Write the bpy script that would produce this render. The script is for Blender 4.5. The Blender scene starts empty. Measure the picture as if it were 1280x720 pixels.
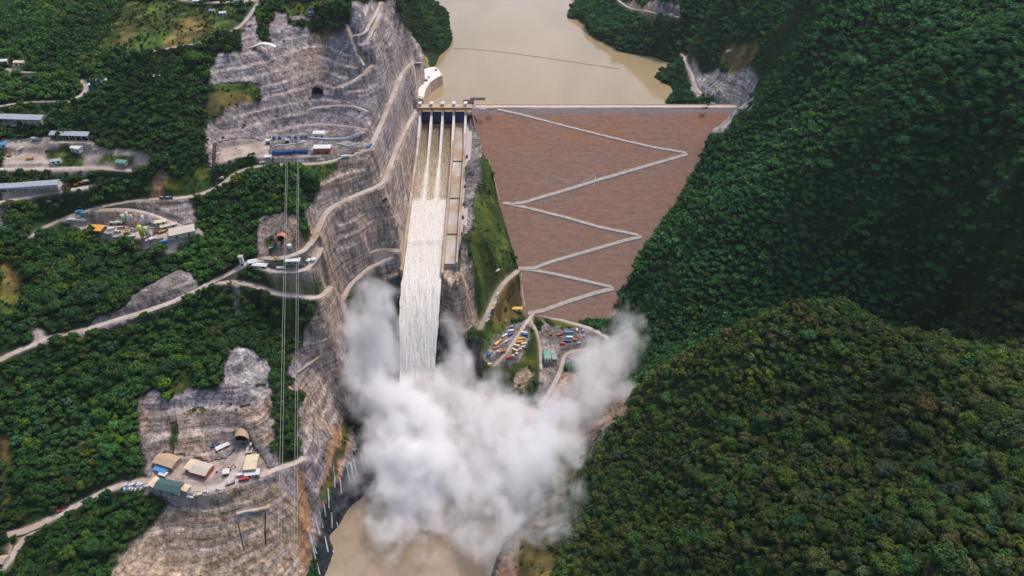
import bpy, bmesh, math, random
import numpy as np
from mathutils import Vector, Matrix
random.seed(7)
rng = np.random.default_rng(11)
SC = bpy.context.scene
COL = SC.collection

# ------------------------------------------------------------------ camera, sky, sun, exposure
PITCH = math.radians(38.0)
CAMZ = 655.0
cam_data = bpy.data.cameras.new('camera'); cam_data.sensor_width = 36.0
cam_data.lens = 853.0 / 1280.0 * 36.0
cam_data.clip_start = 1.0; cam_data.clip_end = 12000.0
cam = bpy.data.objects.new('camera', cam_data); COL.objects.link(cam)
cam.location = (0, 0, CAMZ); cam.rotation_euler = (math.pi / 2 - PITCH, 0, 0)
SC.camera = cam
SUN_EL, SUN_AZ = math.radians(60), math.radians(32)      # azimuth from +Y (upstream) towards -X (left bank)
world = bpy.data.worlds.new('World'); SC.world = world; world.use_nodes = True
wn = world.node_tree; sky = wn.nodes.new('ShaderNodeTexSky'); sky.sky_type = 'NISHITA'; sky.sun_disc = False
sky.sun_elevation = SUN_EL; sky.sun_rotation = SUN_AZ; sky.air_density = 1.0; sky.dust_density = 3.0; sky.ozone_density = 1.0
wn.links.new(sky.outputs['Color'], wn.nodes['Background'].inputs['Color'])
wn.nodes['Background'].inputs['Strength'].default_value = 0.15
sd = bpy.data.lights.new('sun', 'SUN'); sd.energy = 2.0; sd.angle = math.radians(10.0); sd.color = (1.0, 0.93, 0.86)
sun = bpy.data.objects.new('sun', sd); COL.objects.link(sun)
sun_dir = Vector((math.sin(SUN_AZ) * math.cos(SUN_EL), math.cos(SUN_AZ) * math.cos(SUN_EL), math.sin(SUN_EL)))
sun.rotation_euler = sun_dir.to_track_quat('Z', 'Y').to_euler(); sun.location = (0, 0, 1500)
SC.view_settings.view_transform = 'Standard'; SC.view_settings.look = 'None'
SC.view_settings.exposure = 0.42; SC.view_settings.gamma = 1.0; SC.view_settings.use_curve_mapping = False
cy = SC.cycles
cy.use_denoising = True; cy.max_bounces = 8; cy.diffuse_bounces = 2; cy.glossy_bounces = 2; cy.transmission_bounces = 2
cy.volume_bounces = 6; cy.transparent_max_bounces = 16; cy.volume_step_rate = 1.0; cy.volume_max_steps = 128
cy.use_adaptive_sampling = True; cy.adaptive_threshold = 0.02
try: cy.denoiser = 'OPENIMAGEDENOISE'
except Exception: pass

# ------------------------------------------------------------------ survey helpers
F = 853.0
CT, ST = math.cos(PITCH), math.sin(PITCH)
def ray(u, v):
    x = (u - 640.0) / F; y = (360.0 - v) / F
    return np.array([x, CT + y * ST, -ST + y * CT])
def W(u, v, z):
    d = ray(u, v); t = (z - CAMZ) / d[2]
    return np.array([d[0] * t, d[1] * t, z])
def proj(X, Y, Z):
    dz = Z - CAMZ
    dep = Y * CT - dz * ST
    up = Y * ST + dz * CT
    dep = np.where(dep < 1, 1, dep)
    return 640 + F * X / dep, 360 - F * up / dep, dep
# dam face plane
CREST_Y, CREST_Z, DAM_S = 1003.0, 225.0, 205.0 / 265.0
def dam_z(Y): return CREST_Z - DAM_S * (CREST_Y - Y)
def D(u, v):
    d = ray(u, v)
    # CAMZ + t dz = CREST_Z - S*(CREST_Y - t dy)
    t = (CREST_Z - DAM_S * CREST_Y - CAMZ) / (d[2] - DAM_S * d[1])
    return np.array([d[0] * t, d[1] * t, CAMZ + d[2] * t])
# chute line
CH_Y0, CH_Z0, CH_Y1, CH_Z1 = 985.0, 200.0, 689.0, 130.0
def chute_z(Y): return CH_Z1 + (Y - CH_Y1) * (CH_Z0 - CH_Z1) / (CH_Y0 - CH_Y1)
CHX0, CHX1 = -139.0, -90.0

def vnoise(x, y, seed, scale):
    r = np.random.default_rng(seed); L = r.random((256, 256))
    xs = x / scale; ys = y / scale
    xi = np.floor(xs).astype(int); yi = np.floor(ys).astype(int)
    fx = xs - xi; fy = ys - yi
    fx = fx * fx * (3 - 2 * fx); fy = fy * fy * (3 - 2 * fy)
    a = L[xi % 256, yi % 256]; b = L[(xi + 1) % 256, yi % 256]; c = L[xi % 256, (yi + 1) % 256]; d = L[(xi + 1) % 256, (yi + 1) % 256]
    return (a * (1 - fx) + b * fx) * (1 - fy) + (c * (1 - fx) + d * fx) * fy - 0.5
def fbm(x, y, seed, scale, octs=4):
    s = 0; a = 1.0
    for k in range(octs):
        s = s + a * vnoise(x + 37.7 * k, y - 91.3 * k, seed + k, scale / 2 ** k); a *= 0.5
    return s

# ------------------------------------------------------------------ terrain control points: (u, v, height)
CP = '''
0 0 380;100 0 385;200 0 385;300 0 390;320 15 380;380 20 372;440 0 398;410 60 340;400 100 312;400 130 295;390 158 277;200 60 365;120 65 362;200 120 335;
100 100 345;20 80 352;300 60 360;270 100 335;270 130 315;270 160 292;300 190 275;260 190 284;345 100 325;345 60 350;350 160 277;440 60 350;440 100 320;440 140 292;
30 145 315;60 145 315;90 172 303;30 195 290;100 200 286;180 200 287;30 238 274;80 228 276;0 280 255;120 225 272;200 230 266;
340 203 271;400 203 271;460 187 275;430 180 275;380 185 275;320 185 275;300 212 262;265 238 255;235 248 253;165 250 251;90 265 247;40 293 244;
80 284 233;120 283 233;180 290 232;230 283 235;240 300 228;200 312 225;20 330 225;120 330 215;200 340 208;270 300 232;340 250 254;370 240 257;300 280 235;330 310 222;350 225 264;
0 447 190;45 420 193;90 418 194;150 397 197;200 380 200;250 362 203;290 345 208;312 330 213;200 352 214;160 370 210;250 335 213;
300 352 204;345 367 193;400 373 182;380 338 213;345 340 213;350 297 232;370 390 166;340 400 160;300 380 183;395 335 205;402 355 190;
60 470 172;150 450 170;250 430 167;60 550 140;100 600 122;0 665 106;40 655 106;100 630 108;150 608 112;180 600 114;250 602 114;300 602 114;330 592 112;150 520 142;0 550 142;
305 557 116;290 590 114;250 575 116;305 535 136;305 500 150;305 470 161;305 435 173;200 560 125;190 490 156;240 520 141;260 460 166;340 470 150;350 520 128;
380 440 128;412 440 118;430 440 98;430 400 125;440 400 112;450 375 118;400 480 95;430 480 72;450 480 50;380 520 95;410 520 60;435 520 20;360 560 105;
350 600 98;385 600 70;400 560 70;430 550 34;412 620 28;400 660 14;380 560 88;370 630 72;
250 628 104;200 700 68;300 700 58;350 640 76;380 690 30;220 650 90;150 690 88;130 640 104;60 690 98;0 720 98;100 720 86;300 650 86;
466 204 262;400 230 258;388 270 248;470 221 248;405 242 248;481 230 235;500 180 234;520 135 232;510 158 233;440 247 234;410 260 232;400 280 231;390 305 230;342 327 221;365 318 226;
467 257 215;415 280 214;405 305 209;495 262 204;420 295 202;497 280 192;432 305 192;412 330 186;450 290 197;506 308 151;497 320 149;467 332 150;440 345 151;422 375 151;412 400 152;
480 350 135;480 370 104;480 400 72;480 440 28;500 360 118;455 350 140;
500 10 350;470 60 350;470 30 370;485 90 300;475 130 290;470 160 280;505 90 288;495 110 284;483 150 278;520 75 252;500 50 318;515 100 250;505 130 246;490 170 262;497 150 256;478 190 258;
535 0 212;565 50 212;545 98 212;552 30 222;530 20 265;515 0 300;540 60 226;532 80 224;
855 190 179.8;870 172 200;890 160 212;840 235 142;
860 72 228;850 60 232;880 95 240;900 108 252;935 98 262;945 120 250;870 120 228;915 150 226;930 130 238;850 100 222;840 120 214;
735 50 212;718 0 212;820 72 212;815 95 212;833 131 212;760 20 240;780 50 228;840 20 285;900 0 335;830 0 300;870 40 262;920 60 290;
1000 0 388;1000 60 348;1100 0 412;1200 0 428;1280 0 440;1280 100 400;1000 140 292;1100 140 342;1280 200 355;1100 250 262;950 200 236;950 300 172;
1100 350 176;1280 300 290;1200 300 250;1280 430 218;1180 400 170;900 400 90;850 430 60;1000 365 140;900 250 195;850 350 108;800 380 42;
820 470 112;860 445 150;900 420 186;950 395 225;1000 378 252;1060 378 264;1150 420 272;1220 440 282;1280 455 290;
680 690 22;720 650 48;760 600 72;800 540 84;900 600 172;900 500 182;1000 500 222;1150 550 268;1280 600 305;1000 720 240;1100 720 268;1280 720 300;1150 640 280;800 720 130;900 720 190;850 650 140;1000 620 225;840 520 130;700 730 40;
645 340 73;625 360 66;612 385 58;600 412 50;616 350 88;600 345 120;592 300 158;590 370 95;596 390 70;605 330 110;610 300 135;602 250 165;618 320 98;597 200 200;608 200 190;
570 335 150;575 345 140;575 360 122;575 380 102;575 400 80;580 412 60;560 380 98;
650 400 31;625 430 35;650 420 32;640 455 26;620 460 22;600 440 34;700 400 26;715 420 24;735 430 22;700 455 15;680 430 24;690 500 6;640 485 8;600 470 15;740 460 18;755 420 26;
795 445 40;790 420 45;780 480 22;770 520 12;
'''
cpts = []
for s in CP.replace('\n', '').split(';'):
    if s.strip():
        a = [float(t) for t in s.split()]; cpts.append(W(*a))
# contact of the dam face with its abutments
for (u, v) in [(597, 142), (604, 170), (612, 200), (626, 255), (640, 300), (650, 335), (655, 370), (660, 393), (700, 400), (735, 402), (762, 395), (765, 370), (795, 310), (825, 262), (815, 285), (780, 340), (885, 160), (905, 142)]:
    cpts.append(D(u, v))
# river bed, reservoir bed, gullies behind the spur and the land out of the picture
for p in [(-168, 521, -3), (-178, 440, -4), (-185, 364, -5), (-110, 560, -8), (-110, 450, -8), (-110, 640, -6), (-60, 620, -6), (-20, 600, -4), (40, 575, -3), (70, 600, 4), (57, 527, -3), (5, 440, -4), (-45, 364, -5),
          (-150, 650, -2), (-165, 600, -2), (-160, 560, -3), (-110, 668, 0), (-110, 684, 90), (-75, 660, 55), (30, 520, -5), (-30, 500, -8), (-30, 430, -7),
          (-190, 250, -6), (-60, 250, -6), (-60, 120, -6), (-240, 250, 20), (-330, 230, 70), (-500, 200, 110), (-700, 200, 160), (-300, 80, 60), (30, 250, 20), (100, 200, 90), (200, 120, 190), (320, 120, 280), (500, 100, 380), (60, 80, 60),
          (300, 575, 138), (225, 612, 88), (365, 490, 178), (430, 420, 222), (190, 590, 70), (262, 560, 120), (330, 560, 150), (-20, 1120, 165), (150, 1150, 175), (-60, 1350, 170), (30, 1600, 170), (-100, 1900, 180), (300, 1035, 200),
          (-20, 1010, 190), (150, 1012, 190), (-55, 1015, 200), (330, 1015, 212), (-90, 1030, 190), (-120, 1060, 195), (-200, 1700, 225), (-350, 1600, 380), (-300, 1300, 420), (-230, 1200, 350), (-500, 1300, 470), (-800, 1100, 450), (-900, 700, 420), (-850, 400, 290),
          (150, 1500, 230), (200, 1700, 260), (450, 1500, 420), (700, 1300, 520), (900, 900, 520), (900, 500, 460), (800, 250, 430), (650, 380, 380), (600, 550, 400), (700, 700, 460), (-1600, 800, 600), (1600, 800, 700), (0, 2600, 300), (-1200, 2400, 600), (1200, 2400, 700), (-1500, -400, 400), (1500, -400, 600), (0, -600, 0)]:
    cpts.append(np.array(p, float))
# ground beside and under the spillway follows the chute
for Y in np.arange(700, 1001, 25):
    z = chute_z(Y)
    cpts.append(np.array([-114, Y, z - 8])); cpts.append(np.array([-82, Y, z + 3])); cpts.append(np.array([-143, Y, z + 2]))
for Y in (860, 900, 940, 980):
    cpts.append(np.array([-66, Y, chute_z(Y) + 3]))
CPA = np.array(cpts)
# drop near-duplicates
keep = []
for i, p in enumerate(CPA):
    if all((CPA[j][0] - p[0]) ** 2 + (CPA[j][1] - p[1]) ** 2 > 9 for j in keep): keep.append(i)
CPA = CPA[keep]
MQ = 9.0
dd = np.sqrt((CPA[:, None, 0] - CPA[None, :, 0]) ** 2 + (CPA[:, None, 1] - CPA[None, :, 1]) ** 2 + MQ * MQ)
n = len(CPA)
A = np.zeros((n + 3, n + 3)); A[:n, :n] = dd + np.eye(n) * -1.5; A[:n, n] = 1; A[:n, n + 1:] = CPA[:, :2] / 1000; A[n:, :n] = A[:n, n:].T
sol = np.linalg.solve(A, np.concatenate([CPA[:, 2], np.zeros(3)]))
def axis(cuts):
    out = []
    for a, b, s in cuts: out += list(np.arange(a, b - 1e-6, s))
    return np.array(out + [cuts[-1][1]])
GX = axis([(-2200, -1000, 60), (-1000, -700, 15), (-700, -345, 2.5), (-345, -60, 1.5), (-60, 600, 2.5), (600, 1000, 12), (1000, 2200, 60)])
GY = axis([(-900, -60, 60), (-60, 180, 12), (180, 300, 3), (300, 1000, 1.5), (1000, 1300, 3), (1300, 1700, 10), (1700, 3200, 60)])
NX, NY = len(GX), len(GY)
XX, YY = np.meshgrid(GX, GY, indexing='ij')
xf, yf = XX.ravel(), YY.ravel()
zf = sol[n] + sol[n + 1] * xf / 1000 + sol[n + 2] * yf / 1000
xf32, yf32 = xf.astype(np.float32), yf.astype(np.float32)
acc = np.zeros(len(xf), np.float32)
for i in range(n):
    acc += np.float32(sol[i]) * np.sqrt((xf32 - np.float32(CPA[i, 0])) ** 2 + (yf32 - np.float32(CPA[i, 1])) ** 2 + np.float32(MQ * MQ))
ZZ = (zf + acc).reshape(NX, NY)

def H(x, y, Z=None):
    Z = ZZ if Z is None else Z
    x = np.clip(x, GX[0], GX[-1] - 1e-3); y = np.clip(y, GY[0], GY[-1] - 1e-3)
    i = np.searchsorted(GX, x, side='right') - 1; j = np.searchsorted(GY, y, side='right') - 1
    fx = (x - GX[i]) / (GX[i + 1] - GX[i]); fy = (y - GY[j]) / (GY[j + 1] - GY[j])
    return (Z[i, j] * (1 - fx) + Z[i + 1, j] * fx) * (1 - fy) + (Z[i, j + 1] * (1 - fx) + Z[i + 1, j + 1] * fx) * fy
TS = np.arange(200, 2600, 1.5)
def hit(u, v):
    d = ray(u, v); d = d / np.linalg.norm(d)
    x, y, z = d[0] * TS, d[1] * TS, CAMZ + d[2] * TS
    below = z < H(x, y)
    k = int(np.argmax(below)) if below.any() else len(TS) - 1
    return np.array([x[k], y[k], float(H(x[k:k+1], y[k:k+1])[0])])

def inpoly(px, py, poly):
    inside = np.zeros(px.shape, bool)
    m = len(poly); j = m - 1
    for i in range(m):
        xi, yi = poly[i]; xj, yj = poly[j]
        if yi != yj:
            c = ((yi > py) != (yj > py)) & (px < (xj - xi) * (py - yi) / (yj - yi) + xi)
            inside ^= c
        j = i
    return inside

# ------------------------------------------------------------------ plain helpers
def tag(o, label=None, cat=None, group=None, kind=None):
    if label: o['label'] = label
    if cat: o['category'] = cat
    if group: o['group'] = group
    if kind: o['kind'] = kind
    return o
def new_obj(name, me, parent=None, mat=None):
    o = bpy.data.objects.new(name, me); COL.objects.link(o)
    if parent is not None: o.parent = parent
    if mat is not None and me is not None: me.materials.append(mat)
    return o
def empty(name, loc, rz=0.0, label=None, cat=None, group=None):
    o = bpy.data.objects.new(name, None); COL.objects.link(o)
    o.location = [float(t) for t in loc]; o.rotation_euler = (0, 0, rz); o.empty_display_size = 2
    return tag(o, label, cat, group)
def np_mesh(name, co, faces, smooth=False, cols=None, fcols=None):
    """co (n,3); faces (m,k) int array, k = 3 or 4"""
    me = bpy.data.meshes.new(name); k = faces.shape[1]; m = len(faces)
    me.vertices.add(len(co)); me.vertices.foreach_set('co', np.ascontiguousarray(co, dtype=np.float32).ravel())
    me.loops.add(m * k); me.loops.foreach_set('vertex_index', np.ascontiguousarray(faces, dtype=np.int32).ravel())
    me.polygons.add(m); me.polygons.foreach_set('loop_start', np.arange(m, dtype=np.int32) * k)
    if smooth: me.polygons.foreach_set('use_smooth', np.ones(m, dtype=bool))
    else: me.polygons.foreach_set('use_smooth', np.zeros(m, dtype=bool))
    if cols is not None:
        for nm, arr in cols.items():
            if arr.ndim == 2:
                a = me.attributes.new(nm, 'FLOAT_COLOR', 'POINT'); c4 = np.ones((len(co), 4), np.float32); c4[:, :3] = arr; a.data.foreach_set('color', c4.ravel())
            else:
                a = me.attributes.new(nm, 'FLOAT', 'POINT'); a.data.foreach_set('value', arr.astype(np.float32))
    if fcols is not None:
        a = me.attributes.new('tint', 'FLOAT_COLOR', 'FACE'); c4 = np.ones((m, 4), np.float32); c4[:, :3] = fcols; a.data.foreach_set('color', c4.ravel())
    me.update(calc_edges=True); return me

class MB:
    """collects simple shapes, builds them as one mesh"""
    def __init__(s): s.v = []; s.f = []
    def add(s, vs, fs):
        b = len(s.v); s.v += [tuple(map(float, p)) for p in vs]; s.f += [tuple(b + i for i in f) for f in fs]; return s
    def box(s, x0, x1, y0, y1, z0, z1, taper=0.0, rot=0.0):
        c, sn = math.cos(rot), math.sin(rot); mx, my = (x0 + x1) / 2, (y0 + y1) / 2
        vs = []
        for z, t in ((z0, 0), (z1, taper)):
            for x, y in ((x0 + t, y0 + t), (x1 - t, y0 + t), (x1 - t, y1 - t), (x0 + t, y1 - t)):
                dx, dy = x - mx, y - my; vs.append((mx + dx * c - dy * sn, my + dx * sn + dy * c, z))
        return s.add(vs, [(0, 3, 2, 1), (4, 5, 6, 7), (0, 1, 5, 4), (1, 2, 6, 5), (2, 3, 7, 6), (3, 0, 4, 7)])
    def cyl(s, x, y, z0, z1, r0, r1=None, n=12):
        r1 = r0 if r1 is None else r1
        vs = [(x + r0 * math.cos(2 * math.pi * k / n), y + r0 * math.sin(2 * math.pi * k / n), z0) for k in range(n)] + [(x + r1 * math.cos(2 * math.pi * k / n), y + r1 * math.sin(2 * math.pi * k / n), z1) for k in range(n)]
        return s.add(vs, [tuple(range(n - 1, -1, -1)), tuple(range(n, 2 * n))] + [(k, (k + 1) % n, n + (k + 1) % n, n + k) for k in range(n)])
    def bar(s, p, q, r, n=6):
        p, q = Vector(p), Vector(q); d = (q - p).normalized(); a = d.orthogonal().normalized(); b = d.cross(a)
        vs = [tuple(e + (a * math.cos(2 * math.pi * k / n) + b * math.sin(2 * math.pi * k / n)) * r) for e in (p, q) for k in range(n)]
        return s.add(vs, [tuple(range(n - 1, -1, -1)), tuple(range(n, 2 * n))] + [(k, (k + 1) % n, n + (k + 1) % n, n + k) for k in range(n)])
    def prism(s, pts, x0, x1, axis='x'):
        """pts: profile in the plane across the axis"""
        m = len(pts)
        if axis == 'x': vs = [(x0, a, b) for a, b in pts] + [(x1, a, b) for a, b in pts]
        elif axis == 'y': vs = [(a, x0, b) for a, b in pts] + [(a, x1, b) for a, b in pts]
        else: vs = [(a, b, x0) for a, b in pts] + [(a, b, x1) for a, b in pts]
        return s.add(vs, [tuple(range(m - 1, -1, -1)), tuple(range(m, 2 * m))] + [(k, (k + 1) % m, m + (k + 1) % m, m + k) for k in range(m)])
    def build(s, name, mat, parent=None, smooth=False):
        me = bpy.data.meshes.new(name); me.from_pydata(s.v, [], s.f); me.update()
        bm = bmesh.new(); bm.from_mesh(me); bmesh.ops.recalc_face_normals(bm, faces=bm.faces); bm.to_mesh(me); bm.free()
        if smooth:
            for p in me.polygons: p.use_smooth = True
        return new_obj(name, me, parent, mat)

# ------------------------------------------------------------------ materials
def nodes_of(m): m.use_nodes = True; return m.node_tree, m.node_tree.nodes['Principled BSDF']
def noise_mat(name, c0, c1, scale=0.2, rough=0.85, bump=0.0, metallic=0.0, detail=5, stretch=(1, 1, 1), c2=None, scale2=0.03):
    m = bpy.data.materials.new(name); t, b = nodes_of(m); N = t.nodes; L = t.links
    g = N.new('ShaderNodeNewGeometry'); mp = N.new('ShaderNodeVectorMath'); mp.operation = 'MULTIPLY'; mp.inputs[1].default_value = stretch
    L.new(g.outputs['Position'], mp.inputs[0])
    no = N.new('ShaderNodeTexNoise'); no.inputs['Scale'].default_value = scale; no.inputs['Detail'].default_value = detail; no.inputs['Roughness'].default_value = 0.65
    L.new(mp.outputs[0], no.inputs['Vector'])
    cr = N.new('ShaderNodeValToRGB'); cr.color_ramp.elements[0].position = 0.32; cr.color_ramp.elements[1].position = 0.68
    cr.color_ramp.elements[0].color = (*c0, 1); cr.color_ramp.elements[1].color = (*c1, 1); L.new(no.outputs['Fac'], cr.inputs['Fac'])
    out = cr.outputs['Color']
    if c2 is not None:
        n2 = N.new('ShaderNodeTexNoise'); n2.inputs['Scale'].default_value = scale2; n2.inputs['Detail'].default_value = 4; L.new(g.outputs['Position'], n2.inputs['Vector'])
        mr = N.new('ShaderNodeMapRange'); mr.inputs[1].default_value = 0.42; mr.inputs[2].default_value = 0.62; L.new(n2.outputs['Fac'], mr.inputs[0])
        mx = N.new('ShaderNodeMix'); mx.data_type = 'RGBA'; L.new(mr.outputs[0], mx.inputs[0]); L.new(out, mx.inputs[6]); mx.inputs[7].default_value = (*c2, 1); out = mx.outputs[2]
    L.new(out, b.inputs['Base Color']); b.inputs['Roughness'].default_value = rough; b.inputs['Metallic'].default_value = metallic
    b.inputs['Specular IOR Level'].default_value = 0.3
    if bump > 0:
        bp = N.new('ShaderNodeBump'); bp.inputs['Strength'].default_value = 0.8; bp.inputs['Distance'].default_value = bump
        L.new(no.outputs['Fac'], bp.inputs['Height']); L.new(bp.outputs['Normal'], b.inputs['Normal'])
    return m
def attr_mat(name, rough=0.9):
    m = bpy.data.materials.new(name); t, b = nodes_of(m)
    a = t.nodes.new('ShaderNodeAttribute'); a.attribute_name = 'tint'
    t.links.new(a.outputs['Color'], b.inputs['Base Color']); b.inputs['Roughness'].default_value = rough; b.inputs['Specular IOR Level'].default_value = 0.2
    return m
M = {}
def P(name, c, rough=0.7, metallic=0.0, var=0.82, scale=0.6):
    if name not in M:
        M[name] = noise_mat(name, tuple(t * var for t in c), tuple(min(1, t * (2 - var)) for t in c), scale=scale, rough=rough, metallic=metallic, detail=4)
    return M[name]

# ------------------------------------------------------------------ ground classes (outlines surveyed on the photograph, painted on the land)
FOREST, ROCK, TAN, DIRT, GRASS, WET_SHADE, SHOT, BROWNGRASS, REDDIRT, SCREE, OCHRE = range(11)  # darkest class covers soaked rock and the shade painted into the chute recess
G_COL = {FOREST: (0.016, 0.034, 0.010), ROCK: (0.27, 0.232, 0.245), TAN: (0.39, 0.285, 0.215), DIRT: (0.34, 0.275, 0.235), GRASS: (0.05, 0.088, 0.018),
         WET_SHADE: (0.030, 0.036, 0.042), SHOT: (0.36, 0.325, 0.315), BROWNGRASS: (0.13, 0.105, 0.035), REDDIRT: (0.33, 0.19, 0.11), SCREE: (0.25, 0.215, 0.20), OCHRE: (0.47, 0.34, 0.24)}
def pl(s):
    a = [float(t) for t in s.split()]; return [(a[i], a[i + 1]) for i in range(0, len(a), 2)]
REG = [
 (ROCK, '318 18 300 38 296 45 300 68 290 62 272 64 266 78 258 92 260 104 318 102 322 125 300 128 285 135 262 155 256 158 258 215 270 215 300 208 340 202 385 198 400 206 440 190 462 184 472 120 475 40 470 0 440 0 436 18 430 40 395 43 385 33 358 30 354 15 345 14 340 24 335 55 328 50 323 20'),
 (ROCK, '440 0 493 0 505 30 522 55 536 78 530 100 530 135 528 160 520 250 512 300 510 335 480 345 450 352 430 380 425 420 440 480 450 560 430 600 410 650 390 700 385 730 130 730 150 690 205 640 212 628 185 608 180 570 176 535 168 505 190 485 210 500 240 485 268 492 282 480 277 460 283 440 300 430 318 440 338 455 345 490 362 505 372 490 362 460 364 445 380 430 385 410 395 380 408 360 398 340 380 338 365 325 385 318 388 285 382 272 390 250 398 228 410 210 440 196 460 186 458 120'),
 (TAN, '400 205 460 188 520 195 515 260 508 300 470 330 425 350 405 335 392 300 388 272 395 245'),
 (OCHRE, '150 690 205 640 225 625 260 630 300 610 345 605 380 640 385 730 130 730'),
 (TAN, '176 535 185 575 240 570 300 545 335 560 365 530 420 540 445 480 425 430 395 460 345 500 290 505 210 515'),
 (TAN, '380 430 395 380 412 362 440 350 470 340 500 335 505 345 470 352 445 372 428 400 430 440 440 480 425 480 400 460'),
 (REDDIRT, '366 588 380 585 385 640 392 690 385 720 372 700 368 640'), (REDDIRT, '186 245 195 222 203 212 214 220 205 235 198 245'), (REDDIRT, '415 530 440 540 425 600 405 650 400 620'),
 (TAN, '775 0 790 3 800 10 812 2 850 5 848 20 800 15 785 12'), (ROCK, '812 2 850 4 848 20 815 14'),
 (ROCK, '0 58 20 52 22 72 0 78'), (DIRT, '0 76 32 78 34 86 14 90 0 84'),
 (SCREE, '90 418 120 398 148 386 172 362 225 336 242 344 248 354 246 372 202 390 142 410 98 424'),
 (SCREE, '290 362 318 365 306 398 293 396'),
 (ROCK, '165 254 235 250 247 275 232 284 222 282 190 268 168 262'), (ROCK, '100 266 165 264 205 277 190 284 130 278 100 276'),
 (ROCK, '320 270 345 262 372 268 380 290 372 312 340 325 318 322 318 300'),
 (SHOT, '853 68 866 68 880 92 905 88 935 88 950 100 940 130 916 154 898 170 882 160 912 138 895 132 866 112'), (SHOT, '853 70 860 72 872 95 880 108 912 130 935 132 905 160 895 168 890 160 910 140 880 132 862 112 864 95'),
 (BROWNGRASS, '905 75 925 52 940 55 930 88 908 92'), (BROWNGRASS, '900 62 942 50 944 70 920 92 900 80'),
 (GRASS, '118 62 150 20 165 0 235 0 245 8 300 12 292 38 262 50 240 55 180 66'), (BROWNGRASS, '130 60 155 30 175 22 165 45 145 62'), (BROWNGRASS, '200 58 225 25 260 20 262 40 240 52'),
 (GRASS, '355 0 432 0 425 8 390 12 395 20 380 24 360 18'), (SCREE, '358 18 375 17 395 22 390 26 358 25'), (BROWNGRASS, '395 42 425 40 430 42 400 48'),
 (BROWNGRASS, '0 322 26 335 30 370 12 392 0 395'), (GRASS, '0 370 25 360 20 392 0 398'),
 (GRASS, '330 342 385 343 388 368 345 362'), (BROWNGRASS, '350 350 385 350 385 366 355 362'), (FOREST, '300 366 400 378 378 428 340 440 300 420'), (GRASS, '345 395 372 392 375 418 350 425'), (GRASS, '205 490 215 478 235 462 245 478 225 495'),
 (BROWNGRASS, '0 538 16 552 12 620 0 645'), (GRASS, '262 104 316 102 320 122 300 126 270 112'), (BROWNGRASS, '258 112 300 116 322 126 270 140 262 150'),
 (GRASS, '390 212 415 206 445 190 455 190 420 215 400 228 388 235'), (FOREST, '345 490 375 492 378 560 372 582 350 584 342 560'), (GRASS, '346 320 362 315 362 332 345 334'), (GRASS, '330 300 340 292 350 312 338 320'),
 (GRASS, '375 205 390 203 392 212 378 214'), (GRASS, '212 225 260 205 268 236 240 246 200 246'),
 (GRASS, '212 528 219 524 222 545 214 568 208 560'), (GRASS, '232 516 246 509 256 516 250 519 242 516 236 522'),
 (DIRT, '272 176 335 172 338 202 300 208 272 216'), (SCREE, '333 170 400 166 462 168 462 190 430 198 400 206 340 204'),
 (SHOT, '266 92 272 68 290 64 300 78 304 90'), (SHOT, '276 89 316 89 316 91 256 91 256 89'), (SHOT, '262 92 316 92 314 103 262 103'), (SHOT, '356 34 390 34 385 58 358 60'),
 (SHOT, '280 450 340 455 342 487 320 490 285 480'), (SHOT, '300 432 318 440 325 455 295 455'), (SHOT, '295 637 338 630 338 640 296 648'),
 (DIRT, '0 176 38 178 60 172 120 182 160 192 196 197 192 212 110 215 0 217'), (GRASS, '55 190 85 186 108 200 100 210 60 205'), (GRASS, '130 196 170 198 165 206 125 206'),
 (DIRT, '0 148 60 146 58 158 40 162 0 160'), (DIRT, '0 235 75 225 110 232 112 240 60 252 0 258'),
 (DIRT, '70 284 100 274 130 276 190 282 215 278 246 282 250 292 215 316 185 312 120 298'), (ROCK, '0 256 14 258 15 285 0 300'),
 (DIRT, '33 401 48 408 64 420 58 430 35 434 38 415'),
 (DIRT, '185 600 198 566 235 568 262 575 282 572 296 556 318 553 336 588 300 606 285 618 262 630 215 630 205 618 150 615 150 606'),
 (TAN, '270 540 285 556 262 576 230 568 235 552'), (DIRT, '315 335 345 333 395 322 402 330 380 342 330 342'),
 (SCREE, '583 150 597 160 604 185 604 215 596 250 590 280 580 296 572 300 574 240'), (OCHRE, '553 292 578 300 590 340 600 360 600 400 582 416 552 404 548 340'),
 (SHOT, '553 290 574 294 572 330 552 330'), (GRASS, '604 180 612 200 626 255 640 300 646 335 625 352 610 385 602 400 596 380 594 350 588 320 585 295 592 260 600 225'),
 (BROWNGRASS, '626 355 648 345 655 395 640 402 615 412 604 402 612 385'), (GRASS, '590 412 625 405 668 400 680 450 660 500 600 480 580 450'),
 (SCREE, '606 450 612 428 632 408 668 398 668 425 645 455 620 462'), (GRASS, '655 412 672 420 676 450 650 455 662 435'), (SCREE, '672 396 690 408 718 412 756 412 750 440 700 460 694 508 668 508 676 470'),
 (GRASS, '684 396 720 402 718 413 700 412 690 405'), (TAN, '640 470 660 455 668 468 655 490 640 486'), (TAN, '694 470 780 440 790 520 740 560 690 540'),
 (WET_SHADE, '395 722 402 640 412 610 430 590 466 556 480 540 480 600 445 640 420 735'), (WET_SHADE, '455 362 478 348 508 338 512 470 480 480 452 430 444 390'), (WET_SHADE, '552 412 582 420 600 424 606 470 560 480'),  # middle outline: deep shade of the recess below the chute painted dark, partly wet rock
 (BROWNGRASS, '540 730 600 680 680 600 705 560 730 580 700 650 690 730'), (REDDIRT, '590 700 640 690 650 722 600 722'),
 (GRASS, '432 520 442 522 432 560 418 600 405 628 400 615 412 590 424 560'),
]
pu, pv, pd = proj(XX, YY, ZZ)
wx = fbm(XX, YY, 51, 24, 4) * 8.0; wy = fbm(XX, YY, 61, 24, 4) * 7.0
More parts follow.
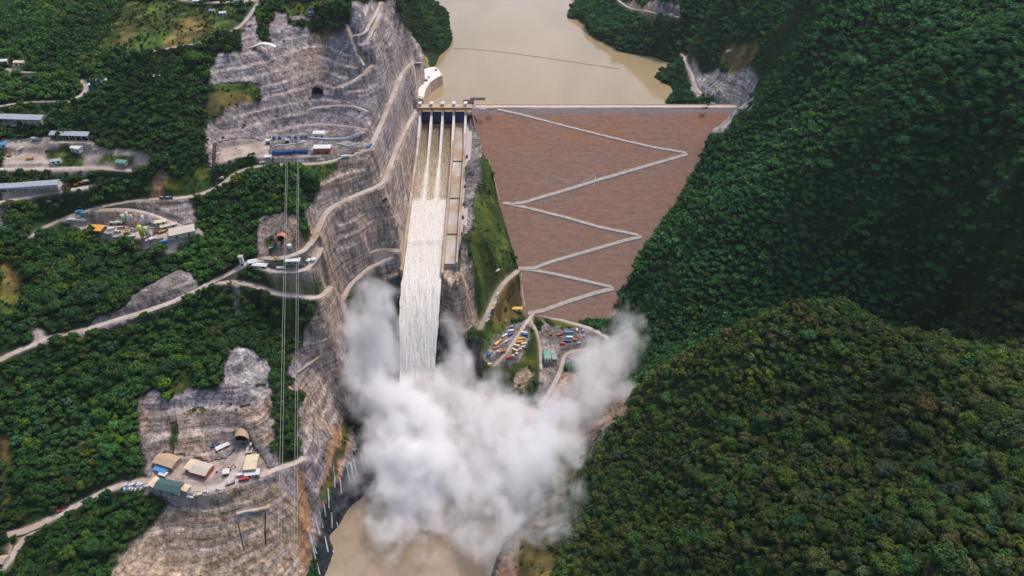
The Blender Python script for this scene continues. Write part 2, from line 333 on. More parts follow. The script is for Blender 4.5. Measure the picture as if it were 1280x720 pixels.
CLS = np.zeros(XX.shape, np.int8)
NEARHILL = (YY < 560) & (XX > 120)          # the spur in front hides the gully behind it
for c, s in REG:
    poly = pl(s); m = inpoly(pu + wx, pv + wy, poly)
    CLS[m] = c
CLS[(ZZ < 1.5) & (XX > -185) & (XX < 130)] = WET_SHADE
CLS[(XX > 175) & (YY < 620) & (pv > 330)] = FOREST
CLS[(np.abs(XX) > 620) | (YY > 1500)] = FOREST

# ---- terracing of the blasted benches, rock relief
def mask_of(s, soft=3):
    m = inpoly(pu + wx * 0.5, pv + wy * 0.5, pl(s)).astype(np.float32)
    for _ in range(soft):
        m[1:-1, 1:-1] = (m[1:-1, 1:-1] * 2 + m[:-2, 1:-1] + m[2:, 1:-1] + m[1:-1, :-2] + m[1:-1, 2:]) / 6
    return m
BENCH = np.zeros_like(ZZ); TERR = np.zeros_like(ZZ)
GZ0 = np.hypot(np.gradient(ZZ, axis=0) / np.gradient(XX, axis=0), np.gradient(ZZ, axis=1) / np.gradient(YY, axis=1))
def terrace(mask, step, z0, flat, strength):
    global ZZ
    zz = ZZ + fbm(XX, YY, 71, 70, 2) * step * 0.12
    q = (zz - z0) / step; k = np.floor(q); f = q - k
    r = np.clip((f - flat) / (1 - flat), 0, 1)
    zn = z0 + step * (k + r) - (zz - ZZ)
    ok = (mask > 0.02); TERR[:] = np.maximum(TERR, mask * strength)
    ZZ = np.where(ok, ZZ + (zn - ZZ) * mask * strength, ZZ)
    BENCH[:] = np.where(ok, np.maximum(BENCH, mask * (f < flat + 0.05) * np.clip((GZ0 - 0.45) / 0.5, 0, 1)), BENCH)
terrace(mask_of('440 2 495 2 530 75 526 135 518 250 508 305 470 330 425 350 405 338 395 318 388 285 392 245 412 212 462 190 472 150 478 90 455 30'), 11.5, 234.0, 0.33, 1.0)
terrace(mask_of('318 22 300 70 266 78 260 104 322 125 262 155 258 172 460 166 472 120 478 60 455 30 430 42 395 45 356 30 340 60'), 11.0, 276.0, 0.3, 0.85)
terrace(mask_of('412 355 460 342 478 352 452 380 440 420 450 480 450 560 425 600 395 620 380 585 372 490 366 450 385 420'), 17.0, 100.0, 0.4, 0.9)
terrace(mask_of('178 510 210 505 268 492 283 440 318 440 340 470 365 510 360 590 330 575 280 560 230 570 185 590'), 15.0, 114.0, 0.35, 0.8)
terrace(mask_of('150 690 205 640 225 628 262 632 300 612 345 605 385 640 392 700 385 735 130 735'), 14.0, 112.0, 0.16, 0.7)
terrace(mask_of('553 292 578 300 590 340 598 360 598 396 582 412 555 398 550 340'), 15.0, 150.0, 0.35, 1.0)
rockish = np.isin(CLS, [ROCK, TAN, WET_SHADE, SHOT, SCREE, OCHRE]).astype(np.float32)
gz = np.abs(np.gradient(ZZ, axis=0) / np.gradient(XX, axis=0)) + np.abs(np.gradient(ZZ, axis=1) / np.gradient(YY, axis=1))
steep = np.clip((gz - 0.3) / 1.2, 0, 1)
ZZ = ZZ + rockish * (1 - 0.72 * TERR) * (0.25 + 0.75 * steep) * (fbm(XX, YY, 81, 14, 3) * 3.0 + np.abs(fbm(XX, YY, 85, 30, 3)) * 2.5 * steep)
relief = (np.abs(fbm(XX * 0.55 + YY * 0.25, YY, 93, 120, 4)) * 2 - 0.55) * 17.0
fw = (CLS == FOREST).astype(np.float32) * np.clip((XX - 190) / 110, 0, 1) * np.clip((ZZ - 60) / 80, 0, 1) * np.where((YY < 600), 0.38, 1.0) * np.where(XX < 430, np.clip((930 - YY) / 60, 0, 1), 1)
fl_ = (CLS == FOREST).astype(np.float32) * (XX < -150) * 0.3
for _ in range(6):
    for A_ in (fw, fl_): A_[1:-1, 1:-1] = (A_[1:-1, 1:-1] * 2 + A_[:-2, 1:-1] + A_[2:, 1:-1] + A_[1:-1, :-2] + A_[1:-1, 2:]) / 6
ZZ = ZZ + (1 - rockish) * fbm(XX, YY, 91, 70, 4) * 5.0 * (CLS == FOREST) + relief * (fw + fl_)

# ---- flat building pads
def pad(poly, z, blend=6):
    global ZZ
    m = inpoly(pu, pv, pl(poly)).astype(np.float32)
    for _ in range(blend):
        m[1:-1, 1:-1] = (m[1:-1, 1:-1] * 2 + m[:-2, 1:-1] + m[2:, 1:-1] + m[1:-1, :-2] + m[1:-1, 2:]) / 6
    mm = np.clip(m * 1.3, 0, 1)
    if z is None:
        sel = m > 0.9; A3 = np.stack([XX[sel], YY[sel], np.ones(sel.sum())], 1); co = np.linalg.lstsq(A3, ZZ[sel], rcond=None)[0]
        z = (co[0] * XX + co[1] * YY) * 0.6 + co[2] + 0.4 * (co[0] * XX[sel].mean() + co[1] * YY[sel].mean())
    ZZ = ZZ * (1 - mm) + z * mm
pad('272 178 333 175 462 168 462 190 430 198 400 204 340 204 300 208 272 214', 275.5, 3)
pad('78 286 110 274 190 282 240 284 240 296 200 308 150 302', 233.0, 3)
pad('188 600 200 575 240 575 290 570 325 560 332 590 290 606 262 622 220 622', 114.0, 3)
pad('0 138 62 138 60 158 0 158', 315.0, 3); pad('60 162 122 162 118 188 60 186', 302.0, 3); pad('0 226 78 222 80 250 0 250', 275.0, 3)
pad('0 186 50 186 60 210 0 212', 289.0, 3)
pad('612 440 628 410 668 402 668 425 645 452 622 456', 32.0, 2); pad('692 410 752 410 750 436 692 436', 24.5, 2); pad('676 430 700 430 700 455 676 455', 22.0, 2)
pad('315 336 345 335 395 325 398 332 380 340 345 341', 213.0, 2)

# ---- roads: traced, smoothed, bedded into the ground
ROADS = [
 ('road', 'pale dirt road curving along the slope above the concrete plant', 7, '40 295 65 282 90 270 120 260 165 252 200 248 235 248 262 240 278 231 298 214 322 208 345 205 400 206 430 198 462 186'),
 ('road', 'short dirt road arcing down to the concrete plant yard', 5.5, '125 261 165 263 190 268 215 278 228 284'),
 ('road', 'long dirt road crossing the wooded left slope to the junction', 8.5, '-30 465 0 450 20 441 45 430 62 423 95 415 130 405 165 395 205 382 240 368 270 351 290 340 312 327 332 324'),
 ('road', 'wide bench road climbing the blasted cliff to the dam crest', 8.5, '332 324 348 324 375 316 391 303 400 281 410 262 440 246 480 230 486 214 498 180 510 156 521 137'),
 ('road', 'short loop road lined with parked trucks below the junction', 6.5, '312 330 330 337 350 341 380 339 396 328 402 312'),
 ('road', 'pale road ending in a bend below the grassy slope', 8.5, '272 352 295 353 320 359 345 367 375 373 400 374 414 362'),
 ('road', 'narrow road hugging the cliff left of the falling water', 7, '505 308 502 318 485 326 467 333 448 345 438 360 430 372'),
 ('road', 'dead end spur road on the last bench beside the chute', 5, '466 317 484 313 500 316'),
 ('road', 'pale road running up the cliff edge from the substation', 8, '462 186 471 168 481 145 491 122 500 97 508 84 520 78 527 82'),
 ('road', 'pale haul road zigzagging down the quarry top', 6, '476 2 468 22 460 32 452 46 442 47'), ('road', 'thin haul road dropping straight down the quarry edge', 3.5, '433 28 440 47 447 66 456 88'),
 ('road', 'dusty ramp on the quarry floor above the substation', 8, '426 112 440 103 455 93 465 80'), ('road', 'haul road on the upper cliff bench', 5, '475 16 470 30 462 45 452 60'),
 ('road', 'pale bench track across the middle of the quarry wall', 3, '386 138 400 134 425 131 445 133 460 140'), ('road', 'faint bench track above the substation', 2.5, '345 165 380 156 420 155 460 162'),
 ('road', 'narrow mountain road under the grassy hilltop', 4.5, '117 65 150 66 180 66 205 62 240 56'), ('road', 'pale road bending down beside the quarry top', 6, '322 2 318 10 312 20 303 32 290 40'),
 ('road', 'dirt road on the hill edge along the top of the picture', 9, '228 0 250 3 285 3 322 2'),
 ('road', 'dirt road above the large grey shed', 5, '-15 136 12 131 38 128 68 127 90 127'), ('road', 'short steep dirt road beside the blue tank', 8, '96 126 106 118 109 108 102 98'),
 ('road', 'thin dirt track below the small rock outcrop', 4, '8 86 20 91 44 92 66 93'), ('road', 'dirt road through the storage yard', 6, '-15 211 30 212 60 212 115 210 165 214'),
 ('road', 'dirt road in front of the long grey shed', 8, '-15 257 12 252 40 248 80 241 112 234'),
 ('road', 'dirt road climbing from the lower left to the tunnel terrace', 8.5, '-25 674 0 670 20 668 42 660 70 647 100 630 125 617 150 606 185 601 215 604 250 612 275 611 302 600 330 592 352 584 382 577'),
 ('road', 'wide dusty apron road coming out of the tunnel mouth', 10, '305 560 302 575 292 592 280 608'), ('road', 'dirt road forking down to the lower left corner', 7, '42 662 28 676 18 692 5 712'),
 ('road', 'grey road descending between grass strip and dam toe', 8, '648 338 632 352 620 368 612 385 604 402 600 412'),
 ('road', 'dirt road through the worker camp', 6, '667 392 656 405 646 422 632 442 618 458'), ('road', 'dirt road along the foot of the dam', 7, '667 392 690 397 720 406 745 413 760 424'),
 ('road', 'thin track down from the dam toe to the green hall', 4, '662 397 670 412 675 430 676 452 676 476'), ('road', 'dirt road from the blue containers to the river', 7, '735 436 705 440 702 462 690 485 676 506'),
 ('road', 'shoreline road passing the right end of the dam', 7, '852 68 860 82 866 96 868 108 880 122 896 132 914 137'),
 ('road', 'thin road on the far hill above the reservoir', 5, '772 0 780 6 790 12 805 13 820 17 848 21'),
]
road_paths = []
def smooth_path(pts, it=2):
    for _ in range(it):
        q = [pts[0]]
        for a, b in zip(pts[:-1], pts[1:]): q += [a * 0.75 + b * 0.25, a * 0.25 + b * 0.75]
        q.append(pts[-1]); pts = q
    return np.array(pts)
def resample(P_, step=2.5):
    d = np.r_[0, np.cumsum(np.linalg.norm(np.diff(P_[:, :2], axis=0), axis=1))]
    s = np.linspace(0, d[-1], max(2, int(d[-1] / step)))
    return np.stack([np.interp(s, d, P_[:, k]) for k in range(P_.shape[1])], 1)
road_mask = np.zeros_like(ZZ)
for nm, lab, wd, s in ROADS:
    pts = [hit(u, v) for u, v in pl(s)]
    P_ = resample(smooth_path(pts, 2))
    zz = P_[:, 2].copy(); k = 9
    zp = np.pad(zz, k, mode='edge'); zz = np.convolve(zp, np.ones(2 * k + 1) / (2 * k + 1), 'valid'); P_[:, 2] = zz
    road_paths.append((nm, lab, wd, P_))
    x0, x1, y0, y1 = P_[:, 0].min() - 20, P_[:, 0].max() + 20, P_[:, 1].min() - 20, P_[:, 1].max() + 20
    i0, i1 = np.searchsorted(GX, [x0, x1]); j0, j1 = np.searchsorted(GY, [y0, y1])
    sx, sy = XX[i0:i1, j0:j1], YY[i0:i1, j0:j1]
    best = np.full(sx.shape, 1e9); bz = np.zeros(sx.shape)
    for p in P_:
        dd2 = (sx - p[0]) ** 2 + (sy - p[1]) ** 2; mm = dd2 < best; best[mm] = dd2[mm]; bz[mm] = p[2]
    dist = np.sqrt(best); w = np.clip(1 - (dist - wd / 2 - 1.0) / 3.6, 0, 1); w = w * w * (3 - 2 * w)
    ZZ[i0:i1, j0:j1] = ZZ[i0:i1, j0:j1] * (1 - w) + (bz - 0.25) * w
    road_mask[i0:i1, j0:j1] = np.maximum(road_mask[i0:i1, j0:j1], np.clip(1 - (dist - wd / 2 + 1.0) / 2.0, 0, 1))

# ---- ground under the dam and the chute is cut down to carry them
dam_xl = lambda Y: np.interp(Y, [690, 735, 745, 800, 877, 940, 1003, 1010], [17, 17, 16, 9, -20, -42, -58, -60])
dam_xr = lambda Y: np.interp(Y, [690, 738, 765, 823, 860, 917, 945, 1003, 1010], [150, 150, 150, 190, 228, 274, 285, 350, 350])
dz = dam_z(YY)
under = (YY > 738) & (YY < 1002) & (XX > dam_xl(YY) - 1) & (XX < dam_xr(YY) + 8)
ZZ = np.where(under, np.minimum(ZZ, dz - 3.0), ZZ)
ZZ = np.where((YY >= 1002) & (YY < 1012) & (XX > -58) & (XX < 345), np.minimum(ZZ, 214), ZZ)
chm = (YY > 683) & (YY < 1012) & (XX > CHX0 - 4) & (XX < -66)
ZZ = np.where(chm, np.minimum(ZZ, chute_z(YY) - 5.0), ZZ)
ZZ = np.where((YY > 1006) & (YY < 1040) & (XX > CHX0 - 4) & (XX < -60), np.minimum(ZZ, 196), ZZ)
ZZ = np.where((YY > 1040) & (YY < 1500) & (XX > -104) & (XX < 200) & (ZZ < 222), np.minimum(ZZ, 205), ZZ)

im = inpoly(pu, pv, pl('523 78 552 74 566 96 562 124 548 131 527 131 519 112')) & (YY > 1015) & (YY < 1180) & (XX > -152)
ZZ = np.where(im, np.minimum(ZZ, 208), ZZ)
# ---- base colours of the ground
cc = np.zeros(XX.shape + (3,), np.float32)
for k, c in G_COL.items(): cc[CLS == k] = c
n1 = fbm(XX, YY, 101, 40, 4)[..., None]; n2 = fbm(XX, YY, 111, 9, 3)[..., None]; n3 = fbm(XX, YY, 121, 90, 3)[..., None]
tanmix = np.clip(n1 * 1.6 + 0.15, 0, 0.7)
isrock = (CLS == ROCK)[..., None]; istan = (CLS == TAN)[..., None]
cc = np.where(isrock, cc * (1 - tanmix * 0.45) + np.array(G_COL[TAN]) * tanmix * 0.45, cc)
cc = np.where(istan, cc * (1 - tanmix * 0.7) + np.array(G_COL[ROCK]) * tanmix * 0.7, cc)
orange = np.clip(n3 * 3 - 0.8, 0, 0.6)
cc = np.where(isrock | istan, cc * (1 - orange) + np.array([0.40, 0.26, 0.15]) * orange, cc)
mossm = np.clip(n1 * 2.5 - 1.0 + n2, 0, 0.8) * (1 - steep[..., None])
cc = np.where(isrock | istan, cc * (1 - mossm) + np.array([0.09, 0.10, 0.03]) * mossm, cc)
gr = ((CLS == GRASS) | (CLS == BROWNGRASS))[..., None]
gm = np.clip(n1 * 1.8 + n2 * 0.8 + 0.3, 0, 1)
cc = np.where(gr, cc * (0.55 + 0.6 * gm) + np.array([0.05, 0.025, 0.0]) * np.clip(n2 * 2, 0, 1), cc)
cc = cc * (1 + 0.45 * n2)
bt = (BENCH * rockish)[..., None]; cc = cc * (1 - bt * 0.85) + np.array([0.42, 0.36, 0.33]) * bt * 0.85
rm = road_mask[..., None]; cc = cc * (1 - rm * 0.85) + np.array([0.33, 0.265, 0.22]) * rm * 0.85
for _ in range(1):
    cc[1:-1, 1:-1] = (cc[1:-1, 1:-1] * 3 + cc[:-2, 1:-1] + cc[2:, 1:-1] + cc[1:-1, :-2] + cc[1:-1, 2:]) / 7
cc = np.clip(cc, 0.004, 0.7)
rocka = (rockish * 0.9 + (CLS == REDDIRT) * 0.6) * (1 - road_mask)

def idx_grid(nx, ny):
    i, j = np.meshgrid(np.arange(nx - 1), np.arange(ny - 1), indexing='ij'); a = (i * ny + j).ravel()
    return np.stack([a, a + ny, a + ny + 1, a + 1], 1)
me = np_mesh('terrain', np.stack([XX.ravel(), YY.ravel(), ZZ.ravel()], 1), idx_grid(NX, NY), smooth=True,
             cols={'ground_col': cc.reshape(-1, 3), 'rock': rocka.ravel(), 'bench': (BENCH * rockish).ravel()})
m = bpy.data.materials.new('terrain'); t, b = nodes_of(m); N = t.nodes; L = t.links
at = N.new('ShaderNodeAttribute'); at.attribute_name = 'ground_col'; ar = N.new('ShaderNodeAttribute'); ar.attribute_name = 'rock'
g = N.new('ShaderNodeNewGeometry')
def nz(scale, detail, stretch, rough=0.6):
    v = N.new('ShaderNodeVectorMath'); v.operation = 'MULTIPLY'; v.inputs[1].default_value = stretch; L.new(g.outputs['Position'], v.inputs[0])
    x = N.new('ShaderNodeTexNoise'); x.inputs['Scale'].default_value = scale; x.inputs['Detail'].default_value = detail; x.inputs['Roughness'].default_value = rough; L.new(v.outputs[0], x.inputs['Vector']); return x
streak = nz(0.22, 5, (1, 1, 0.12), 0.7); strata = nz(0.05, 4, (0.35, 0.35, 6.0), 0.65); blot = nz(0.11, 7, (1, 1, 1), 0.68)
def mrange(src, a, b_, c, d):
    x = N.new('ShaderNodeMapRange'); x.inputs[1].default_value = a; x.inputs[2].default_value = b_; x.inputs[3].default_value = c; x.inputs[4].default_value = d; L.new(src, x.inputs[0]); return x.outputs[0]
def math2(op, a, b_):
    x = N.new('ShaderNodeMath'); x.operation = op
    for k, q in enumerate((a, b_)):
        if isinstance(q, (int, float)): x.inputs[k].default_value = q
        else: L.new(q, x.inputs[k])
    return x.outputs[0]
s1 = mrange(streak.outputs['Fac'], 0.34, 0.66, 0.34, 1.5); s2 = mrange(strata.outputs['Fac'], 0.36, 0.62, 0.62, 1.3); s3 = mrange(blot.outputs['Fac'], 0.3, 0.7, 0.55, 1.4)
fine = nz(0.45, 6, (1, 1, 0.5), 0.8); s4 = mrange(fine.outputs['Fac'], 0.35, 0.62, 0.6, 1.25)
prod = math2('MULTIPLY', math2('MULTIPLY', math2('MULTIPLY', s1, s2), s3), s4)
soft = math2('MULTIPLY', mrange(blot.outputs['Fac'], 0.3, 0.7, 0.72, 1.28), mrange(fine.outputs['Fac'], 0.34, 0.64, 0.6, 1.35))
fx = N.new('ShaderNodeMix'); L.new(ar.outputs['Fac'], fx.inputs[0]); L.new(soft, fx.inputs[2]); L.new(prod, fx.inputs[3])
vm = N.new('ShaderNodeVectorMath'); vm.operation = 'SCALE'; L.new(at.outputs['Color'], vm.inputs[0]); L.new(fx.outputs[0], vm.inputs['Scale'])
L.new(vm.outputs[0], b.inputs['Base Color']); b.inputs['Roughness'].default_value = 0.95; b.inputs['Specular IOR Level'].default_value = 0.15
bp = N.new('ShaderNodeBump'); bp.inputs['Strength'].default_value = 1.0; bp.inputs['Distance'].default_value = 2.2
hh = math2('MULTIPLY', math2('ADD', blot.outputs['Fac'], math2('ADD', streak.outputs['Fac'], strata.outputs['Fac'])), math2('ADD', ar.outputs['Fac'], 0.15))
L.new(hh, bp.inputs['Height']); L.new(bp.outputs['Normal'], b.inputs['Normal'])
terrain = tag(new_obj('terrain', me, None, m), 'valley slopes of rock, grass and bare earth around the dam', 'terrain', kind='structure')

# ---- road surfaces
M['road'] = noise_mat('road_dust', (0.34, 0.28, 0.245), (0.52, 0.455, 0.415), scale=0.25, rough=0.95, stretch=(1, 1, 1), c2=(0.34, 0.26, 0.20), scale2=0.03)
def ribbon(name, P_, wd, mat, lift=0.15, parent=None, jag=0.10, thick=0.35):
    d = np.gradient(P_[:, :2], axis=0); d /= np.linalg.norm(d, axis=1)[:, None] + 1e-9
    nrm = np.stack([-d[:, 1], d[:, 0]], 1); k = len(P_)
    wl = wd / 2 * (1 + jag * rng.standard_normal(k)); wr = wd / 2 * (1 + jag * rng.standard_normal(k))
    off = np.stack([-wl - 0.6, -wl, -wl * 0.3, wr * 0.3, wr, wr + 0.6], 1); dzs = [-thick - lift, 0, 0.02, 0.02, 0, -thick - lift]
    co = np.zeros((k, 6, 3))
    for q in range(6):
        co[:, q, :2] = P_[:, :2] + nrm * off[:, q:q + 1]; co[:, q, 2] = P_[:, 2] + lift + dzs[q]
    return new_obj(name, np_mesh(name, co.reshape(-1, 3), idx_grid(k, 6), smooth=False), parent, mat)
for nm, lab, wd, P_ in road_paths:
    tag(ribbon(nm, P_, wd * 0.68, M['road']), lab, 'road', kind='structure')

# ------------------------------------------------------------------ the rockfill dam
def stamp(o, rough_mat=None): return o
dam = empty('rockfill_dam', (140, CREST_Y, CREST_Z), 0, 'huge reddish brown rockfill dam face with a pale zigzag track', 'dam')
def wparent(o, p):
    o.parent = p; o.matrix_parent_inverse = Matrix.Translation(-Vector(p.location)) if True else None; return o
Ys = np.linspace(734, CREST_Y, 150); K = 170
co = np.zeros((len(Ys), K, 3))
for i, y in enumerate(Ys):
    xs = np.linspace(dam_xl(y) - 6, dam_xr(y) + 10, K); co[i, :, 0] = xs; co[i, :, 1] = y
    co[i, :, 2] = dam_z(y) + fbm(xs, np.full(K, y), 201, 8, 3) * 0.5 + (0.10 if (i // 2) % 2 else 0) + fbm(xs, np.full(K, y), 205, 60, 3) * 1.0
top = co[-1].copy(); top[:, 1] += 0.2; top[:, 2] = CREST_Z + 0.2
top2 = top.copy(); top2[:, 1] = CREST_Y + 9
top3 = top2.copy(); top3[:, 1] += 22; top3[:, 2] = 200
allr = np.concatenate([co, top[None], top2[None], top3[None]], 0)
M['dam'] = m = bpy.data.materials.new('dam_rockfill'); t, b = nodes_of(m); N = t.nodes; L = t.links
g = N.new('ShaderNodeNewGeometry'); sp = N.new('ShaderNodeSeparateXYZ'); L.new(g.outputs['Position'], sp.inputs[0])
def nz2(scale, detail, stretch, rough=0.65):
    v = N.new('ShaderNodeVectorMath'); v.operation = 'MULTIPLY'; v.inputs[1].default_value = stretch; L.new(g.outputs['Position'], v.inputs[0])
    x = N.new('ShaderNodeTexNoise'); x.inputs['Scale'].default_value = scale; x.inputs['Detail'].default_value = detail; x.inputs['Roughness'].default_value = rough; L.new(v.outputs[0], x.inputs['Vector']); return x.outputs['Fac']
band = nz2(0.30, 4, (0.22, 1, 1.3), 0.75); grain = nz2(0.22, 8, (1, 1, 1), 1.0); big = nz2(0.012, 3, (1, 1.5, 1.5))
r1 = N.new('ShaderNodeValToRGB'); r1.color_ramp.elements[0].color = (0.115, 0.068, 0.048, 1); r1.color_ramp.elements[1].color = (0.50, 0.31, 0.235, 1)
r1.color_ramp.elements[0].position = 0.3; r1.color_ramp.elements[1].position = 0.7
mm1 = N.new('ShaderNodeMath'); mm1.operation = 'ADD'; mm2 = N.new('ShaderNodeMath'); mm2.operation = 'MULTIPLY'; mm2.inputs[1].default_value = 0.5
bw = N.new('ShaderNodeMath'); bw.operation = 'MULTIPLY_ADD'; bw.inputs[1].default_value = 0.6; bw.inputs[2].default_value = 0.2; L.new(band, bw.inputs[0]); L.new(bw.outputs[0], mm1.inputs[0]); L.new(grain, mm1.inputs[1]); L.new(mm1.outputs[0], mm2.inputs[0]); L.new(mm2.outputs[0], r1.inputs['Fac'])
mr = N.new('ShaderNodeMapRange'); mr.inputs[1].default_value = 60; mr.inputs[2].default_value = 215; mr.inputs[3].default_value = 0.0; mr.inputs[4].default_value = 0.55; L.new(sp.outputs['Z'], mr.inputs[0])
mr3 = N.new('ShaderNodeMapRange'); mr3.inputs[1].default_value = 0.4; mr3.inputs[2].default_value = 0.65; L.new(big, mr3.inputs[0])
mm3 = N.new('ShaderNodeMath'); mm3.operation = 'MULTIPLY'; L.new(mr.outputs[0], mm3.inputs[0]); L.new(mr3.outputs[0], mm3.inputs[1])
mx = N.new('ShaderNodeMix'); mx.data_type = 'RGBA'; mx.blend_type = 'MULTIPLY'; L.new(mm3.outputs[0], mx.inputs[0]); L.new(r1.outputs['Color'], mx.inputs[6]); mx.inputs[7].default_value = (1.25, 0.85, 0.55, 1)
mr2 = N.new('ShaderNodeMapRange'); mr2.inputs[1].default_value = 218.5; mr2.inputs[2].default_value = 219.5; L.new(sp.outputs['Z'], mr2.inputs[0])
mx2 = N.new('ShaderNodeMix'); mx2.data_type = 'RGBA'; L.new(mr2.outputs[0], mx2.inputs[0]); L.new(mx.outputs[2], mx2.inputs[6]); mx2.inputs[7].default_value = (0.27, 0.22, 0.215, 1)
L.new(mx2.outputs[2], b.inputs['Base Color']); b.inputs['Roughness'].default_value = 0.95; b.inputs['Specular IOR Level'].default_value = 0.15
bp = N.new('ShaderNodeBump'); bp.inputs['Distance'].default_value = 1.4; L.new(mm2.outputs[0], bp.inputs['Height']); L.new(bp.outputs['Normal'], b.inputs['Normal'])
wparent(new_obj('embankment', np_mesh('embankment', allr.reshape(-1, 3), idx_grid(K, len(allr))[:, ::-1] if False else np.stack([idx_grid(len(allr), K)[:, k] for k in (0, 1, 2, 3)], 1), smooth=True), None, M['dam']), dam)
M['track'] = noise_mat('track_gravel', (0.40, 0.33, 0.28), (0.58, 0.50, 0.44), scale=0.2, rough=0.95)
M['crest'] = noise_mat('crest_gravel', (0.48, 0.37, 0.29), (0.62, 0.50, 0.42), scale=0.2, rough=0.95)
mb = MB(); mb.box(-56, 350, CREST_Y + 0.4, CREST_Y + 8.5, CREST_Z + 0.1, CREST_Z + 0.5); wparent(mb.build('crest_road', M['crest']), dam)
mb = MB(); mb.box(-56, 350, CREST_Y + 8.6, CREST_Y + 9.4, CREST_Z - 2, CREST_Z + 1.8); wparent(mb.build('parapet', P('parapet_concrete', (0.55, 0.45, 0.38))), dam)
def face_ribbon(name, px, wd, mat, up=0.35, lo=1.2):
    pts = np.array([D(u, v) for u, v in px]); pts = resample(pts, 3.0); k = len(pts)
    d = np.gradient(pts[:, :2], axis=0); d /= np.linalg.norm(d, axis=1)[:, None]
    nr = np.stack([-d[:, 1], d[:, 0]], 1); nr *= np.sign(nr[:, 1:2] + 1e-9)
    off = [-wd / 2 - 1.2, -wd / 2, 0, wd / 2]; hgt = [-0.8, lo, (up + lo) / 2, up]
    jj = rng.standard_normal(k) * 0.1
    co = np.zeros((k, 4, 3))
    for q in range(4):
        co[:, q, :2] = pts[:, :2] + nr * (off[q] + jj)[:, None] if False else pts[:, :2] + nr * (off[q] + jj[:, None])
        co[:, q, 2] = dam_z(co[:, q, 1]) + hgt[q]
    return wparent(new_obj(name, np_mesh(name, co.reshape(-1, 3), idx_grid(k, 4), smooth=False), None, mat), dam)
face_ribbon('access_track', [(622, 137), (650, 143), (700, 156), (760, 171), (815, 184), (857, 191)], 2.8, M['track'])
face_ribbon('access_track', [(859, 193), (845, 197), (800, 210), (745, 226), (700, 240), (652, 254), (628, 254)], 4.0, M['track'])
face_ribbon('access_track', [(630, 254), (655, 259), (700, 270), (750, 284), (798, 294)], 3.4, M['track'])
face_ribbon('access_track', [(802, 296), (780, 301), (735, 314), (690, 327), (668, 335), (642, 336)], 4.0, M['track'])
face_ribbon('access_track', [(645, 336), (668, 338), (700, 344), (735, 352), (765, 359)], 3.4, M['track'])
face_ribbon('access_track', [(767, 361), (745, 366), (710, 377), (680, 388), (660, 392)], 4.6, M['track'])
face_ribbon('edge_path', [(611, 200), (618, 226), (625, 250)], 1.4, M['track'], 0.6, 0.6)
face_ribbon('edge_path', [(652, 342), (653, 365), (657, 386)], 1.6, M['track'], 0.6, 0.6)
face_ribbon('instrument_line', [(684, 232), (683, 216), (700, 224), (716, 231)], 0.45, M['track'], 0.5, 0.5)
face_ribbon('instrument_line', [(728, 228), (745, 216), (742, 233)], 0.45, M['track'], 0.5, 0.5)

# ------------------------------------------------------------------ spillway
M['conc'] = noise_mat('pale_concrete', (0.36, 0.31, 0.27), (0.56, 0.50, 0.45), scale=0.15, rough=0.9, stretch=(1, 0.25, 1), c2=(0.38, 0.27, 0.17), scale2=0.04)
M['conc2'] = noise_mat('stained_concrete', (0.30, 0.23, 0.19), (0.50, 0.40, 0.34), scale=0.12, rough=0.9, stretch=(1, 0.3, 1), c2=(0.42, 0.27, 0.15), scale2=0.035)
M['conc_white'] = noise_mat('white_concrete', (0.58, 0.54, 0.51), (0.78, 0.74, 0.70), scale=0.3, rough=0.8)
M['orange_steel'] = noise_mat('orange_steel', (0.45, 0.17, 0.05), (0.62, 0.28, 0.10), scale=0.8, rough=0.6)
M['blue_gate'] = noise_mat('blue_gate_paint', (0.008, 0.02, 0.075), (0.018, 0.04, 0.14), scale=0.4, rough=0.5)
M['dark'] = noise_mat('dark_steel', (0.015, 0.015, 0.018), (0.05, 0.05, 0.055), scale=0.5, rough=0.7)
sp_ = empty('spillway', (-105, 1005, 226), 0, 'long concrete spillway chute with four blue gates at its head', 'spillway')
def slab_along(x0, x1, lo, hi, Y0=CH_Y1, Y1=CH_Y0, seg=20, x0b=None, x1b=None):
    """a wall or floor that follows the chute's slope; lo / hi are heights over the chute floor"""
    mb = MB(); Ys = np.linspace(Y0, Y1, seg + 1); vs = []
    for y in Ys:
        z = chute_z(y); vs += [(x0, y, z + lo), (x1, y, z + lo), (x1, y, z + hi), (x0, y, z + hi)]
    fs = [(0, 1, 2, 3), tuple(4 * seg + k for k in (3, 2, 1, 0))]
    for k in range(seg):
        a, b_ = 4 * k, 4 * k + 4
        for q in range(4): fs.append((a + q, a + (q + 1) % 4, b_ + (q + 1) % 4, b_ + q))
    mb.add(vs, fs); return mb
wparent(slab_along(CHX0 - 0.2, CHX1 + 0.2, -4, -1.2).build('chute_floor', M['conc2']), sp_)
wparent(slab_along(CHX0 - 3.2, CHX0, -6, 7.5, CH_Y1 + 8).build('side_wall', M['conc']), sp_)
wparent(slab_along(CHX0 - 8.2, CHX0 - 3.3, -6, 4.6, CH_Y1 + 14).build('wall_walkway', M['conc2']), sp_)
wparent(slab_along(CHX1, CHX1 + 3.0, -6, 7.5, CH_Y1 + 4).build('side_wall', M['conc2']), sp_)
wparent(slab_along(CHX1 + 3.1, -72, -6, 2.2, CH_Y1 + 24, 1000).build('dry_channel_floor', M['conc']), sp_)
for yb in (762, 829, 905):
    wparent(slab_along(CHX1 + 3.2, -72.2, 1.0, 3.0, yb, yb + 1.6, 1).build('floor_step', M['dark']), sp_)
wparent(slab_along(-72, -69.6, -6, 8.5, CH_Y1 + 20, 1000).build('side_wall', M['conc']), sp_)
wparent(slab_along(-69.5, -61, -4, 3.4, CH_Y1 + 45, 996).build('service_road', P('service_gravel', (0.42, 0.36, 0.34))), sp_)
